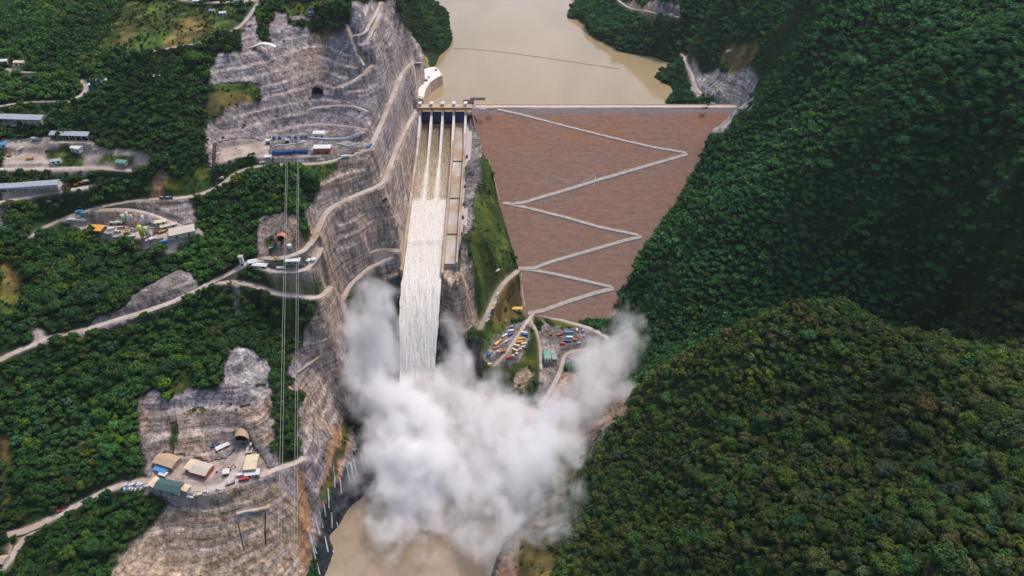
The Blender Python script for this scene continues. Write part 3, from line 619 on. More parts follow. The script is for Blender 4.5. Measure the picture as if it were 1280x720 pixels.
for yy in (735, 760, 790, 815, 850, 888, 912):
    q = MB(); z = chute_z(yy) + 3.4; q.box(-68, -65.2, yy, yy + 5, z, z + 2.4); wparent(q.build('drain_hatch', M['dark']), sp_)
piers = [-141.5, -124.2, -106.9, -89.6, -71.5]
for i, px_ in enumerate(piers):
    # side profile: tall at the gates, long low tail downstream
    tail = [930, 918, 918, 918, 935][i]
    pts = [(1016, 194), (1016, 226), (996, 226), (993, 219), (980, 212), (tail + 8, chute_z(tail) + 6), (tail, chute_z(tail) + 1), (tail, chute_z(tail) - 4)]
    q = MB(); q.prism(pts, px_ - 1.7, px_ + 1.7, 'x'); wparent(q.build('pier', M['conc_white']), sp_)
    q = MB(); q.box(px_ - 1.9, px_ + 1.9, 991.8, 994.6, 202, 220); wparent(q.build('pier_face_plate', M['orange_steel']), sp_)
    q = MB(); q.box(px_ - 2.2, px_ + 2.2, 1001, 1008, 228.4, 232.4, 0.3); q.box(px_ - 2.6, px_ + 2.6, 1000.6, 1008.4, 232.4, 232.9); wparent(q.build('hoist_house', M['conc_white']), sp_)
for a, b_ in zip(piers[:-1], piers[1:]):
    xm = (a + b_) / 2; q = MB()
    arc = []
    for k in range(9):
        th = math.radians(-8 + 46 * k / 8); arc.append((1013 - 19 * math.cos(th), 203.5 + 19 * math.sin(th) * 1.35 + 1.5))
    prof = arc + [(p[0] + 0.8, p[1]) for p in reversed(arc)]
    q.prism(prof, a + 1.75, b_ - 1.75, 'x'); gt = wparent(q.build('radial_gate', M['blue_gate']), sp_)
    q = MB()
    for dx in (-3.6, 0, 3.6):
        q.prism([(p[0] - 0.45, p[1]) for p in arc] + [(p[0] - 0.02, p[1]) for p in reversed(arc)], xm + dx - 0.2, xm + dx + 0.2, 'x')
    g2 = q.build('gate_rib', M['dark']); g2.parent = gt
q = MB(); q.box(-146, -62, 996, 1009, 226.05, 228.2); wparent(q.build('gate_bridge', M['conc']), sp_)
q = MB(); q.box(-146, -62, 995.0, 995.9, 224.6, 228.6); wparent(q.build('bridge_beam', M['orange_steel']), sp_)
q = MB(); q.box(-143, -70, 988.5, 991.5, 200.6, 202.8); wparent(q.build('lower_walkway', M['orange_steel']), sp_)
q = MB(); q.box(-143, -70, 1009.2, 1010.6, 218, 226); wparent(q.build('crest_wall', M['conc_white']), sp_)
# hall at the end of the gate bridge, with its jetty
hl = empty('hoist_hall', W(586, 129, 226.5), 0.1, 'small dark red roofed hall where the gate bridge meets the dam crest', 'building')
q = MB(); q.box(-8, 8, -4, 4, -1, 4); q.build('wall', P('hall_wall', (0.45, 0.40, 0.38)), hl)
q = MB(); q.prism([(-4.8, 4), (4.8, 4), (0, 6)], -8.8, 8.8, 'x'); q.build('roof', P('dark_red_roof', (0.09, 0.03, 0.03)), hl)
q = MB()
for k in range(4): q = MB(); q.box(-6.5 + 3.8 * k, -4.7 + 3.8 * k, -4.2, -4.02, 0.8, 2.6); q.build('window', M['dark'], hl)
jt = MB(); c = W(596, 123, 213); jt.box(c[0] - 10, c[0] + 14, c[1] - 2, c[1] + 3, 209, 214.5); tag(jt.build('jetty', P('jetty_grey', (0.2, 0.18, 0.18))), 'grey concrete jetty in the brown water behind the dam crest', 'jetty')

# intake block on the left shore
it = empty('intake_block', W(540, 98, 229), 0, 'pale concrete intake block with a curved wall standing in the reservoir', 'intake')
ft = [W(u, v, 229.0) for u, v in [(529, 124), (532, 112), (538, 103), (546, 97.5), (553, 94), (549, 87), (544, 83), (531, 85), (522, 100), (522, 122)]]
def fprism(pts, z0, z1): q = MB(); q.prism([(p[0], p[1]) for p in pts], z0, z1, 'z'); return q
o = fprism(ft, 198, 229).build('curved_wall', noise_mat('warm_concrete', (0.44, 0.31, 0.22), (0.62, 0.47, 0.36), scale=0.25, rough=0.9, stretch=(1, 1, 0.15))); wparent(o, it)
ft2 = [p * 0.93 + np.array([sum(q_[0] for q_ in ft), sum(q_[1] for q_ in ft), 0]) / len(ft) * 0.07 for p in ft]
wparent(fprism(ft2, 229, 229.6).build('deck', M['conc_white']), it)
for (u, v, s) in [(533, 101, 2.2), (536, 97, 1.6), (545, 88, 1.8)]:
    c = W(u, v, 229.6); q = MB(); q.box(c[0] - s, c[0] + s, c[1] - s, c[1] + s, 229.62, 229.6 + s); wparent(q.build('machinery', P('rusty_brown', (0.16, 0.07, 0.05))), it)
tw = empty('mast_crane', W(533.5, 84, 229.7), 0, 'yellow green mast crane at the back of the intake block', 'crane')
YG = P('lime_paint', (0.55, 0.62, 0.05)); q = MB()
for sx in (-1.4, 1.4):
    for sy in (-1.4, 1.4): q.bar((sx, sy, 0), (sx, sy, 15), 0.35)
for k in range(5):
    for a, b_ in (((-1.4, -1.4), (1.4, -1.4)), ((1.4, -1.4), (1.4, 1.4)), ((1.4, 1.4), (-1.4, 1.4)), ((-1.4, 1.4), (-1.4, -1.4))): q.bar((*a, 3 * k), (*b_, 3 * k + 3), 0.22)
q.build('mast', YG, tw)
q = MB(); q.box(-1.7, 1.7, -1.7, 1.7, 0.2, 12); q.build('mast_cladding', YG, tw)
q = MB(); q.bar((0, -3, 15.4), (0, 5, 15.4), 0.35); q.build('jib', YG, tw)
q = MB(); q.box(-1.2, 1.2, -1.2, 1.2, 15, 17); q.build('cab', YG, tw)

# ------------------------------------------------------------------ water
def water_mat(name, c0, c1, rough, scale, bump, stretch=(1, 1, 1), pos=(0.4, 0.65), spec=0.5):
    m = bpy.data.materials.new(name); t, b = nodes_of(m); N = t.nodes; L = t.links
    g = N.new('ShaderNodeNewGeometry'); v = N.new('ShaderNodeVectorMath'); v.operation = 'MULTIPLY'; v.inputs[1].default_value = stretch; L.new(g.outputs['Position'], v.inputs[0])
    n_ = N.new('ShaderNodeTexNoise'); n_.inputs['Scale'].default_value = scale; n_.inputs['Detail'].default_value = 8; n_.inputs['Roughness'].default_value = 0.62; n_.inputs['Distortion'].default_value = 0.5; L.new(v.outputs[0], n_.inputs['Vector'])
    cr = N.new('ShaderNodeValToRGB'); cr.color_ramp.elements[0].position = pos[0]; cr.color_ramp.elements[1].position = pos[1]; cr.color_ramp.elements[0].color = (*c0, 1); cr.color_ramp.elements[1].color = (*c1, 1)
    L.new(n_.outputs['Fac'], cr.inputs['Fac']); L.new(cr.outputs['Color'], b.inputs['Base Color'])
    b.inputs['Roughness'].default_value = rough; b.inputs['IOR'].default_value = 1.33; b.inputs['Specular IOR Level'].default_value = spec
    n2_ = N.new('ShaderNodeTexNoise'); n2_.inputs['Scale'].default_value = scale * 6; n2_.inputs['Detail'].default_value = 5; L.new(v.outputs[0], n2_.inputs['Vector'])
    bp = N.new('ShaderNodeBump'); bp.inputs['Distance'].default_value = bump; bp.inputs['Strength'].default_value = 0.7; L.new(n2_.outputs['Fac'], bp.inputs['Height']); L.new(bp.outputs['Normal'], b.inputs['Normal'])
    return m
q = MB(); q.add([(-420, 1004.5, 212), (500, 1004.5, 212), (500, 2700, 212), (-420, 2700, 212)], [(0, 1, 2, 3)])
tag(q.build('reservoir_water', water_mat('reservoir_water', (0.27, 0.20, 0.11), (0.36, 0.275, 0.165), 0.08, 0.006, 0.006, (1, 0.4, 1), (0.3, 0.7))), 'calm milky brown reservoir behind the dam', 'water', kind='structure')
rx = np.arange(-320, 200, 2.0); ry = np.arange(-300, 680, 2.0); RX, RY = np.meshgrid(rx, ry, indexing='ij')
rz = fbm(RX, RY, 301, 26, 4) * 1.8 * np.clip((RY - 250) / 150, 0.3, 1.2)
fo = np.clip((np.abs(fbm(RX, RY, 307, 34, 4)) - 0.10) * -6 + 0.3, 0, 1)
me = np_mesh('river_water', np.stack([RX.ravel(), RY.ravel(), rz.ravel()], 1), idx_grid(len(rx), len(ry)), smooth=True)
tag(new_obj('river_water', me, None, water_mat('river_water', (0.225, 0.165, 0.108), (0.36, 0.28, 0.205), 0.5, 0.03, 0.5, (1, 0.6, 1), (0.35, 0.72), 0.3)), 'churning brown river below the falling water', 'water', kind='structure')

def flow_mesh(name, Y, Zc, X0, X1, nx, amp, foam_fn, seed, thick=None):
    ny = len(Y); s = np.linspace(0, 1, nx)
    XX_ = X0[:, None] * (1 - s) + X1[:, None] * s; YY_ = np.repeat(Y[:, None], nx, 1); ZZ_ = np.repeat(Zc[:, None], nx, 1)
    L_ = np.r_[0, np.cumsum(np.hypot(np.diff(Y), np.diff(Zc)))]; LL = np.repeat(L_[:, None], nx, 1)
    nn = fbm(XX_ * 3.0, LL * 0.45, seed, 10, 4); ZZ_ = ZZ_ + nn * amp(Y)[:, None] if callable(amp) else ZZ_ + nn * amp
    return XX_, YY_, ZZ_, LL, nn
M['flow'] = m = bpy.data.materials.new('spillway_water'); t, b = nodes_of(m); N = t.nodes; L = t.links
a1 = N.new('ShaderNodeAttribute'); a1.attribute_name = 'foam'; a2 = N.new('ShaderNodeAttribute'); a2.attribute_name = 'along'
cx = N.new('ShaderNodeCombineXYZ'); g = N.new('ShaderNodeNewGeometry'); sx = N.new('ShaderNodeSeparateXYZ'); L.new(g.outputs['Position'], sx.inputs[0])
m1 = N.new('ShaderNodeMath'); m1.operation = 'MULTIPLY'; m1.inputs[1].default_value = 0.09; L.new(a2.outputs['Fac'], m1.inputs[0]); L.new(sx.outputs['X'], cx.inputs[0]); L.new(m1.outputs[0], cx.inputs[1])
n_ = N.new('ShaderNodeTexNoise'); n_.inputs['Scale'].default_value = 0.75; n_.inputs['Detail'].default_value = 6; n_.inputs['Roughness'].default_value = 0.7; L.new(cx.outputs[0], n_.inputs['Vector'])
n3_ = N.new('ShaderNodeTexNoise'); n3_.inputs['Scale'].default_value = 0.5; n3_.inputs['Detail'].default_value = 6; n3_.inputs['Roughness'].default_value = 0.7; L.new(g.outputs['Position'], n3_.inputs['Vector'])
av = N.new('ShaderNodeMath'); av.operation = 'ADD'; L.new(n_.outputs['Fac'], av.inputs[0]); L.new(n3_.outputs['Fac'], av.inputs[1])
ad = N.new('ShaderNodeMath'); ad.operation = 'MULTIPLY_ADD'; ad.inputs[1].default_value = 1.25; ad.inputs[2].default_value = -1.25; L.new(av.outputs[0], ad.inputs[0])
ad2 = N.new('ShaderNodeMath'); ad2.operation = 'ADD'; L.new(ad.outputs[0], ad2.inputs[0]); L.new(a1.outputs['Fac'], ad2.inputs[1])
cr = N.new('ShaderNodeValToRGB'); e = cr.color_ramp.elements; e[0].position = 0.0; e[0].color = (0.075, 0.06, 0.025, 1); e[1].position = 1.0; e[1].color = (0.72, 0.68, 0.63, 1)
x = e.new(0.3); x.color = (0.24, 0.18, 0.10, 1); x = e.new(0.55); x.color = (0.44, 0.35, 0.25, 1); x = e.new(0.75); x.color = (0.60, 0.53, 0.45, 1)
L.new(ad2.outputs[0], cr.inputs['Fac']); L.new(cr.outputs['Color'], b.inputs['Base Color']); b.inputs['Roughness'].default_value = 0.6; b.inputs['Specular IOR Level'].default_value = 0.3
bp = N.new('ShaderNodeBump'); bp.inputs['Distance'].default_value = 0.8; bp.inputs['Strength'].default_value = 0.8; L.new(av.outputs[0], bp.inputs['Height']); L.new(bp.outputs['Normal'], b.inputs['Normal'])
Y = np.arange(1004, 687, -1.5); Zc = chute_z(np.minimum(Y, 985)) + 0.8
X0 = np.full(len(Y), CHX0 + 0.05); X1 = np.full(len(Y), CHX1 - 0.05)
ax, ay, az, al, nn = flow_mesh('w', Y, Zc, X0, X1, 60, 0.6, None, 401)
foam = np.interp(ay, [700, 745, 752, 824, 829, 880, 915, 960, 1000], [0.93, 0.86, 0.92, 0.90, 0.48, 0.42, 0.30, 0.16, 0.08])
for pxx in (-124.2, -106.9):
    wdt = np.interp(ay, [829, 918], [4.5, 1.4]); foam = foam + (ay < 919) * (ay > 826) * 0.5 * np.exp(-((ax - pxx - np.interp(ay, [829, 918], [0.5, 0])) / wdt) ** 2) * np.interp(ay, [829, 918], [0.7, 1.3])
az = az + np.interp(ay, [745, 752, 824, 829, 832], [0, 1.4, 1.6, 1.6, 0])
o = new_obj('chute_water', np_mesh('chute_water', np.stack([ax.ravel(), ay.ravel(), az.ravel()], 1), idx_grid(*ax.shape), True, cols={'foam': foam.ravel(), 'along': al.ravel()}), None, M['flow'])
tag(o, 'sheet of water racing down the chute, olive then white', 'water', kind='structure')
tj = np.linspace(0, 4.75, 150); Yj = CH_Y1 - 0.5 - 33.5 * tj; Zj = CH_Z1 + 0.6 - 7.9 * tj - 4.905 * tj ** 2
cen = (CHX0 + CHX1) / 2; hw = np.interp(tj, [0, 1.5, 2.6, 4.75], [24.2, 23.4, 20.5, 21])
def jet_layer(seed, dz_, amp):
    ax, ay, az, al, nn = flow_mesh('j', Yj, Zj + dz_, cen - hw - 0.8, cen + hw + 0.8, 110, amp, None, seed)
    edge = fbm(np.sign(ax - cen) * 50, al, seed + 9, 6, 4); ax = ax + (np.abs(ax - cen) / 25) ** 8 * edge * 1.5
    return ax, ay, az, al
ax, ay, az, al = jet_layer(421, 2.0, lambda y: np.interp(y, [540, 689], [4.0, 0.9]))
bx, by, bz, bl = jet_layer(422, -3.0, lambda y: np.interp(y, [540, 689], [3.5, 0.9]))
nA = ax.size; fA = idx_grid(*ax.shape); fB = fA[:, ::-1] + nA; r_, c_ = ax.shape
I = np.arange(nA).reshape(r_, c_); side = []
for col in (0, c_ - 1):
    for k in range(r_ - 1): side.append((I[k, col], I[k + 1, col], I[k + 1, col] + nA, I[k, col] + nA))
co = np.concatenate([np.stack([ax.ravel(), ay.ravel(), az.ravel()], 1), np.stack([bx.ravel(), by.ravel(), bz.ravel()], 1)])
o = new_obj('falling_water', np_mesh('falling_water', co, np.concatenate([fA, fB, np.array(side)]), True, cols={'foam': np.full(len(co), 0.93), 'along': np.r_[al.ravel(), bl.ravel()] + 300}), None, M['flow'])
tag(o, 'broad white jet of water leaping off the chute end', 'water', kind='structure')

def rib_on_ground(pxs, wd, lift, name, mat, it=1):
    pts = [hit(u, v) for u, v in pxs]; P_ = resample(smooth_path([np.array(p) for p in pts], it), 1.5); P_[:, 2] = H(P_[:, 0], P_[:, 1]) + lift
    return ribbon(name, P_, wd, mat, lift=0.2, jag=0.3, thick=1.2)
M['falls'] = noise_mat('waterfall_white', (0.16, 0.18, 0.22), (0.60, 0.61, 0.66), scale=0.4, rough=0.4, stretch=(1, 1, 0.2))
FALLS = ['417 584 418 596 419 611', '425 599 426 608 427 618', '462 558 464 567 467 578', '451 566 452 575 454 585', '442 574 444 585 447 596', '433 582 435 592 437 603', '456 562 458 572 460 582', '438 578 440 588 441 597',
         '410 611 411 622 411 636', '399 640 401 650 404 661', '414 641 415 650 415 661', '394 646 396 657 400 668', '406 671 408 680 410 691', '416 689 419 695 422 703', '421 654 423 662 425 671', '388 669 391 680 396 694', '404 628 406 640 407 648']
FALLS.sort(key=lambda s: -float(s.split()[1]))
NTH = 'first second third fourth fifth sixth seventh eighth ninth tenth eleventh twelfth thirteenth fourteenth fifteenth sixteenth seventeenth'.split()
for fi, s in enumerate(FALLS):
    o = rib_on_ground(pl(s), random.uniform(0.45, 1.0), 0.8, 'waterfall', M['falls'])
    tag(o, f'{NTH[fi]} thin white waterfall from the bottom on the dark wet river wall', 'waterfall', 'thin waterfalls on the wet left bank')
for s, lab in (('411 487 413 495 415 504', 'short white trickle high on the brown ledge left of the mist'), ('410 512 412 522 414 532', 'white trickle on the brown ledge just below the shorter one')):
    tag(rib_on_ground(pl(s), 1.3, 0.8, 'waterfall', M['falls']), lab, 'waterfall')
c = [W(u, v, 212.25) for u, v in [(566, 61), (585, 61), (610, 63), (650, 68), (700, 75), (745, 82), (775, 86)]]
c = resample(smooth_path(c, 3), 6); q = MB()
for a_, b_ in zip(c[:-1], c[1:]): q.bar(a_, b_, 0.28, 5)
tag(q.build('floating_boom', P('boom_brown', (0.12, 0.09, 0.07))), 'thin dark floating boom strung across the reservoir', 'boom')

# ------------------------------------------------------------------ forest
def crown_template(seed, nleaf, lsize, core=True, nl=8):
    r = np.random.default_rng(seed)
    lob = []
    for k in range(nl):
        a = 2 * math.pi * (k + r.random() * 0.7) / (nl - 1); rad = 0.0 if k == 0 else r.uniform(0.38, 0.68)
        lob.append((rad * math.cos(a), rad * math.sin(a), r.uniform(0.25, 0.62) if k else 0.62, r.uniform(0.30, 0.46)))
    lob = np.array(lob)
    P_, Nn, sh = [], [], []
    lsh = r.uniform(0.78, 1.28, nl)
    while len(P_) < nleaf:
        k = r.integers(nl); d = r.standard_normal(3); d[2] = abs(d[2]) * 1.0 - 0.25; d /= np.linalg.norm(d)
        p = lob[k, :3] + d * lob[k, 3] * r.uniform(0.86, 1.10)
        q = np.linalg.norm(lob[:, :3] - p, axis=1) < lob[:, 3] * 0.85
        if q.any(): continue
        P_.append(p); Nn.append(d + r.standard_normal(3) * 0.45); sh.append(lsh[k] * r.uniform(0.7, 1.35))
    P_ = np.array(P_); Nn = np.array(Nn); Nn /= np.linalg.norm(Nn, axis=1)[:, None]
    up = r.standard_normal((nleaf, 3)); A_ = np.cross(Nn, up); A_ /= np.linalg.norm(A_, axis=1)[:, None]; B_ = np.cross(Nn, A_)
    s = lsize * r.uniform(0.6, 1.35, nleaf)[:, None]
    v = np.stack([P_ - A_ * s - B_ * s * 0.6, P_ + A_ * s * 0.8 - B_ * s * 0.7, P_ + A_ * s + B_ * s * 0.7, P_ - A_ * s * 0.7 + B_ * s * 0.9], 1).reshape(-1, 3)
    f = np.arange(nleaf * 4).reshape(-1, 4); sh = list(sh)
    if core:
        for (x, y, z, rr) in lob:
            b0 = len(v); rr = rr * 0.84
            ring = [(x + rr * math.cos(t), y + rr * math.sin(t), z - 0.15 * rr) for t in np.arange(5) * 2 * math.pi / 5]
            ring2 = [(x + rr * 0.7 * math.cos(t + 0.6), y + rr * 0.7 * math.sin(t + 0.6), z + rr * 0.65) for t in np.arange(5) * 2 * math.pi / 5]
            tp = [(x, y, z + rr)]; bt_ = [(x, y, z - rr * 0.8)]
            v = np.concatenate([v, ring, ring2, tp, bt_]); ff = []
            for k in range(5):
                k2 = (k + 1) % 5; ff += [(b0 + k, b0 + k2, b0 + 5 + k2, b0 + 5 + k), (b0 + 5 + k, b0 + 5 + k2, b0 + 10, b0 + 10), (b0 + k2, b0 + k, b0 + 11, b0 + 11)]
            ff = [q_ if q_[2] != q_[3] else (q_[0], q_[1], q_[2], q_[2]) for q_ in ff]
            f = np.concatenate([f, np.array(ff)]); sh += [0.8] * len(ff)
    return v, f, np.array(sh)
def tri_faces(f):
    """quads with a repeated corner become triangles: split everything into triangles"""
    a = f[:, [0, 1, 2]]; keepq = f[:, 2] != f[:, 3]; b_ = f[keepq][:, [0, 2, 3]]; return np.concatenate([a, b_]), np.r_[np.arange(len(f)), np.nonzero(keepq)[0]]
PAL = {'deep': (0.026, 0.082, 0.022), 'teal': (0.017, 0.068, 0.034), 'mid': (0.033, 0.088, 0.018), 'olive': (0.062, 0.084, 0.016), 'lime': (0.090, 0.150, 0.012), 'brown': (0.082, 0.066, 0.030), 'grey': (0.048, 0.078, 0.046), 'yellow': (0.16, 0.14, 0.012), 'rust': (0.17, 0.065, 0.030)}
MIX = {'far': (('deep', .34), ('teal', .28), ('mid', .22), ('olive', .07), ('grey', .06), ('lime', .02), ('brown', .01)),
       'left': (('deep', .30), ('teal', .17), ('mid', .28), ('olive', .10), ('grey', .06), ('lime', .06), ('brown', .02), ('yellow', .01)),
       'near': (('deep', .17), ('teal', .07), ('mid', .20), ('olive', .27), ('grey', .10), ('lime', .05), ('brown', .12), ('yellow', .006), ('rust', .003))}
S = 4.9
gx = np.arange(-690, 760, S); gy = np.arange(150, 1800, S)
tx, ty = np.meshgrid(gx, gy, indexing='ij'); tx = tx.ravel() + rng.uniform(-2.3, 2.3, tx.size); ty = ty.ravel() + rng.uniform(-2.8, 2.8, ty.size)
tz = H(tx, ty); tu, tv, td = proj(tx, ty, tz)
ix = np.clip(np.searchsorted(GX, tx) - 1, 0, NX - 2); iy = np.clip(np.searchsorted(GY, ty) - 1, 0, NY - 2)
def near_idx(ax_, v):
    k = np.clip(np.searchsorted(ax_, v), 1, len(ax_) - 1); return np.where(v - ax_[k - 1] < ax_[k] - v, k - 1, k)
ix = near_idx(GX, tx); iy = near_idx(GY, ty)
c_ = CLS[ix, iy]; rmk = np.zeros_like(road_mask); rmk[:] = road_mask
for _ in range(1): rmk[1:-1, 1:-1] = np.maximum.reduce([rmk[1:-1, 1:-1], rmk[:-2, 1:-1], rmk[2:, 1:-1], rmk[1:-1, :-2], rmk[1:-1, 2:]])
ok = (c_ == FOREST) & (rmk[ix, iy] < 0.2) & (tu > -50) & (tu < 1330) & (tv > -60) & (tv < 790)
ok &= ~((ty > 735) & (ty < 1012) & (tx > np.array([dam_xl(y) for y in ty]) - 3) & (tx < np.array([dam_xr(y) for y in ty]) - 1))
ok &= ~((ty > 1000) & (tz < 213.5) & (tx > -260) & (tx < 480)); ok &= ~((tz < 3) & (tx > -260) & (tx < 160))
ok &= ~((ty > 680) & (ty < 1015) & (tx > -150) & (tx < -55))
# hidden from the picture and far: thin out the ground the picture never shows
dens = np.clip(1.0 + fbm(tx, ty, 501, 45, 3) * 0.3, 0.6, 1.0)
ok &= inpoly(tu, tv, pl('520 66 560 66 570 134 519 134')) == False
ok &= inpoly(tu, tv, pl('850 66 868 68 884 94 930 92 948 102 938 132 908 162 888 176 878 168 905 140 862 118')) == False
ok &= rng.random(len(tx)) < dens
tx, ty, tz, tu, tv, td = [a[ok] for a in (tx, ty, tz, tu, tv, td)]
near = (ty < 560) & (tx > 30)
rad = np.exp(rng.normal(1.40, 0.33, len(tx))) * np.where(near, 1.03, 1.0) * (0.9 + 0.5 * np.clip(fbm(tx, ty, 505, 60, 2), -0.3, 0.5))
rad = np.clip(rad * np.where(tx > 60, 1.0 - 0.14 * (~near), 1.0), 2.2, 8.4) * (1 + 0.45 * (rng.random(len(tx)) < 0.05))
# kinds come in drifts, not evenly mixed
zone = np.where(near, 2, np.where(tx > 60, 0, 1)); names = list(PAL)
sel = rng.random(len(tx)) * 0.72 + (0.5 + 0.5 * np.clip(fbm(tx, ty, 511, 34, 3) * 1.3, -1, 1)) * 0.28
kind = np.zeros(len(tx), int)
for zi, zn in enumerate(('far', 'left', 'near')):
    w = np.array([w_ for _, w_ in MIX[zn]]); cum = np.cumsum(w) / w.sum(); ks = np.array([names.index(k_) for k_, _ in MIX[zn]])
    m = zone == zi; rk = np.argsort(np.argsort(sel[m])) / max(1, m.sum()); kind[m] = ks[np.minimum(np.searchsorted(cum, rk), len(ks) - 1)]
col = np.array([PAL[k_] for k_ in names])[kind] * rng.uniform(0.6, 1.45, (len(tx), 1)) * rng.uniform(0.94, 1.06, (len(tx), 3))
avg = np.where(zone[:, None] == 2, [0.046, 0.073, 0.014], np.where(zone[:, None] == 1, [0.046, 0.105, 0.018], [0.055, 0.160, 0.040])); hx_ = rng.uniform(0.25, 0.75, (len(tx), 1)); hx_ = np.where((kind == names.index('yellow'))[:, None], 0.6, hx_); col = col * hx_ + avg * rng.uniform(0.65, 1.4, (len(tx), 1)) * (1 - hx_)
drift = fbm(tx, ty, 521, 90, 4)[:, None]; col = col * (1 + 0.8 * drift) + np.clip(drift, 0, 1) * np.array([0.016, 0.014, -0.002]); col = np.clip(col, 0.004, 0.3)
infr = (tu > -5) & (tu < 1285) & (tv > -5) & (tv < 735)
size_px = rad / td * infr
order = np.argsort(-size_px); near_ids = order[:298]; rest = np.setdiff1d(np.arange(len(tx)), near_ids)
print('trees', len(tx), 'near depth', td[near_ids].max())
TPL = {'far': [crown_template(600 + k, 62, 0.150, nl=6) for k in range(8)], 'mid': [crown_template(620 + k, 190, 0.098, nl=9) for k in range(8)]}
def scatter(ids, tmpl, r, z0, tint, zs=1.0, x=None, y=None):
    V, Fc, Cc = [], [], []; base = 0; tk = rng.integers(len(tmpl), size=len(ids))
    for k, (v, f, sh) in enumerate(tmpl):
        I_ = np.nonzero(tk == k)[0]
        if len(I_) == 0: continue
        ft_, src = tri_faces(f); a = rng.uniform(0, 2 * np.pi, len(I_)); c, s = np.cos(a), np.sin(a)
        rr = r[I_]; sx = rr * rng.uniform(0.88, 1.14, len(I_)); hz = rr * rng.uniform(0.85, 1.35, len(I_)) * zs
        vx = (v[None, :, 0] * c[:, None] - v[None, :, 1] * s[:, None]) * sx[:, None] + x[I_][:, None]
        vy = (v[None, :, 0] * s[:, None] + v[None, :, 1] * c[:, None]) * rr[:, None] + y[I_][:, None]
        vz = v[None, :, 2] * hz[:, None] + z0[I_][:, None]
        V.append(np.stack([vx, vy, vz], 2).reshape(-1, 3)); nv = len(v)
        Fc.append((ft_[None] + (np.arange(len(I_)) * nv)[:, None, None] + base).reshape(-1, 3)); base += nv * len(I_)
        Cc.append((tint[I_][:, None, :] * sh[src][None, :, None]).reshape(-1, 3))
    return np.concatenate(V), np.concatenate(Fc), np.concatenate(Cc)
M['leaf'] = attr_mat('forest_leaves')
far = rest[td[rest] >= 760]; midr = rest[td[rest] < 760]
parts_ = []
for ids, tp in ((far, TPL['far']), (midr, TPL['mid'])):
    parts_.append(scatter(ids, tp, rad[ids], tz[ids] + rad[ids] * 0.12 + 0.6, col[ids], x=tx[ids], y=ty[ids]))
b0 = len(parts_[0][0]); V = np.concatenate([p[0] for p in parts_]); Fc = np.concatenate([parts_[0][1], parts_[1][1] + b0]); Cc = np.concatenate([p[2] for p in parts_])
tag(new_obj('forest', np_mesh('forest', V, Fc, False, fcols=Cc), None, M['leaf']), 'dense green rainforest canopy covering the valley sides', 'forest', kind='stuff')
print('forest tris', len(Fc))
# shrubs and tufts on the open grassy ground
S2 = 4.2; gx = np.arange(-690, 380, S2); gy = np.arange(280, 1200, S2); hx, hy = np.meshgrid(gx, gy, indexing='ij'); hx = hx.ravel() + rng.uniform(-2, 2, hx.size); hy = hy.ravel() + rng.uniform(-2, 2, hy.size)
i1_, j1_ = near_idx(GX, hx), near_idx(GY, hy); hc = CLS[i1_, j1_]; hz = H(hx, hy); hu, hv, hd = proj(hx, hy, hz)
gd = fbm(hx, hy, 541, 22, 3); rr_ = rng.random(len(hx))
okg = ((((hc == GRASS) & (rr_ < 0.5 + gd)) | ((hc == BROWNGRASS) & (rr_ < 0.26 + gd * 0.7)) | ((np.isin(hc, [TAN, ROCK])) & (rr_ < -0.20 + gd * 0.8)) | ((hc == DIRT) & (rr_ < 0.012)))) & (rmk[i1_, j1_] < 0.2) & (hu > -20) & (hu < 1300) & (hv > -20) & (hv < 760) & (hz > 2)
okg &= ~((hy > 680) & (hy < 1015) & (hx > -150) & (hx < -58)); okg &= ~((hy > 738) & (hy < 1015) & (hx > np.array([dam_xl(y) for y in hy]) - 3))
hx, hy, hz = hx[okg], hy[okg], hz[okg]; hr = np.clip(np.exp(rng.normal(0.35, 0.4, len(hx))), 0.7, 3.4); ids = np.arange(len(hx))
hcol = np.array([(0.03, 0.07, 0.014), (0.05, 0.085, 0.012), (0.022, 0.055, 0.016), (0.075, 0.08, 0.018)])[rng.integers(4, size=len(hx))] * rng.uniform(0.7, 1.3, (len(hx), 1))
v, f, c2_ = scatter(ids, TPL['far'], hr, hz - 0.2, hcol, x=hx, y=hy)
tag(new_obj('shrubs', np_mesh('shrubs', v, f, False, fcols=c2_), None, M['leaf']), 'low bushes dotted over grassy slopes and rocky benches', 'bushes', kind='stuff')
print('shrubs', len(hx))
# the nearest trees, each a thing of its own
m = bpy.data.materials.new('crown_leaves'); t, b = nodes_of(m); oi = t.nodes.new('ShaderNodeObjectInfo'); at = t.nodes.new('ShaderNodeAttribute'); at.attribute_name = 'tint'
vm = t.nodes.new('ShaderNodeVectorMath'); vm.operation = 'MULTIPLY'; t.links.new(oi.outputs['Color'], vm.inputs[0]); t.links.new(at.outputs['Color'], vm.inputs[1]); t.links.new(vm.outputs[0], b.inputs['Base Color']); b.inputs['Roughness'].default_value = 0.85; b.inputs['Specular IOR Level'].default_value = 0.25
crowns = []
for k in range(10):
    v, f, sh = crown_template(700 + k, 950, 0.052, nl=12 if k % 2 else 9); ft_, src = tri_faces(f)
    me = np_mesh('crown', v, ft_, False, fcols=np.repeat(sh[src][:, None], 3, 1)); me.materials.append(m); crowns.append(me)
bark = noise_mat('bark', (0.05, 0.04, 0.03), (0.12, 0.10, 0.08), scale=1.5, rough=0.95)
q = MB(); q.cyl(0, 0, -2.5, 0.45, 0.055, 0.035, 7)
for a in range(4):
    th = a * 1.6 + 0.3; q.bar((0, 0, 0.1 + 0.06 * a), (0.42 * math.cos(th), 0.42 * math.sin(th), 0.42), 0.018, 5)
tm = q.build('trunk', bark); trunk_me = tm.data; bpy.data.objects.remove(tm)
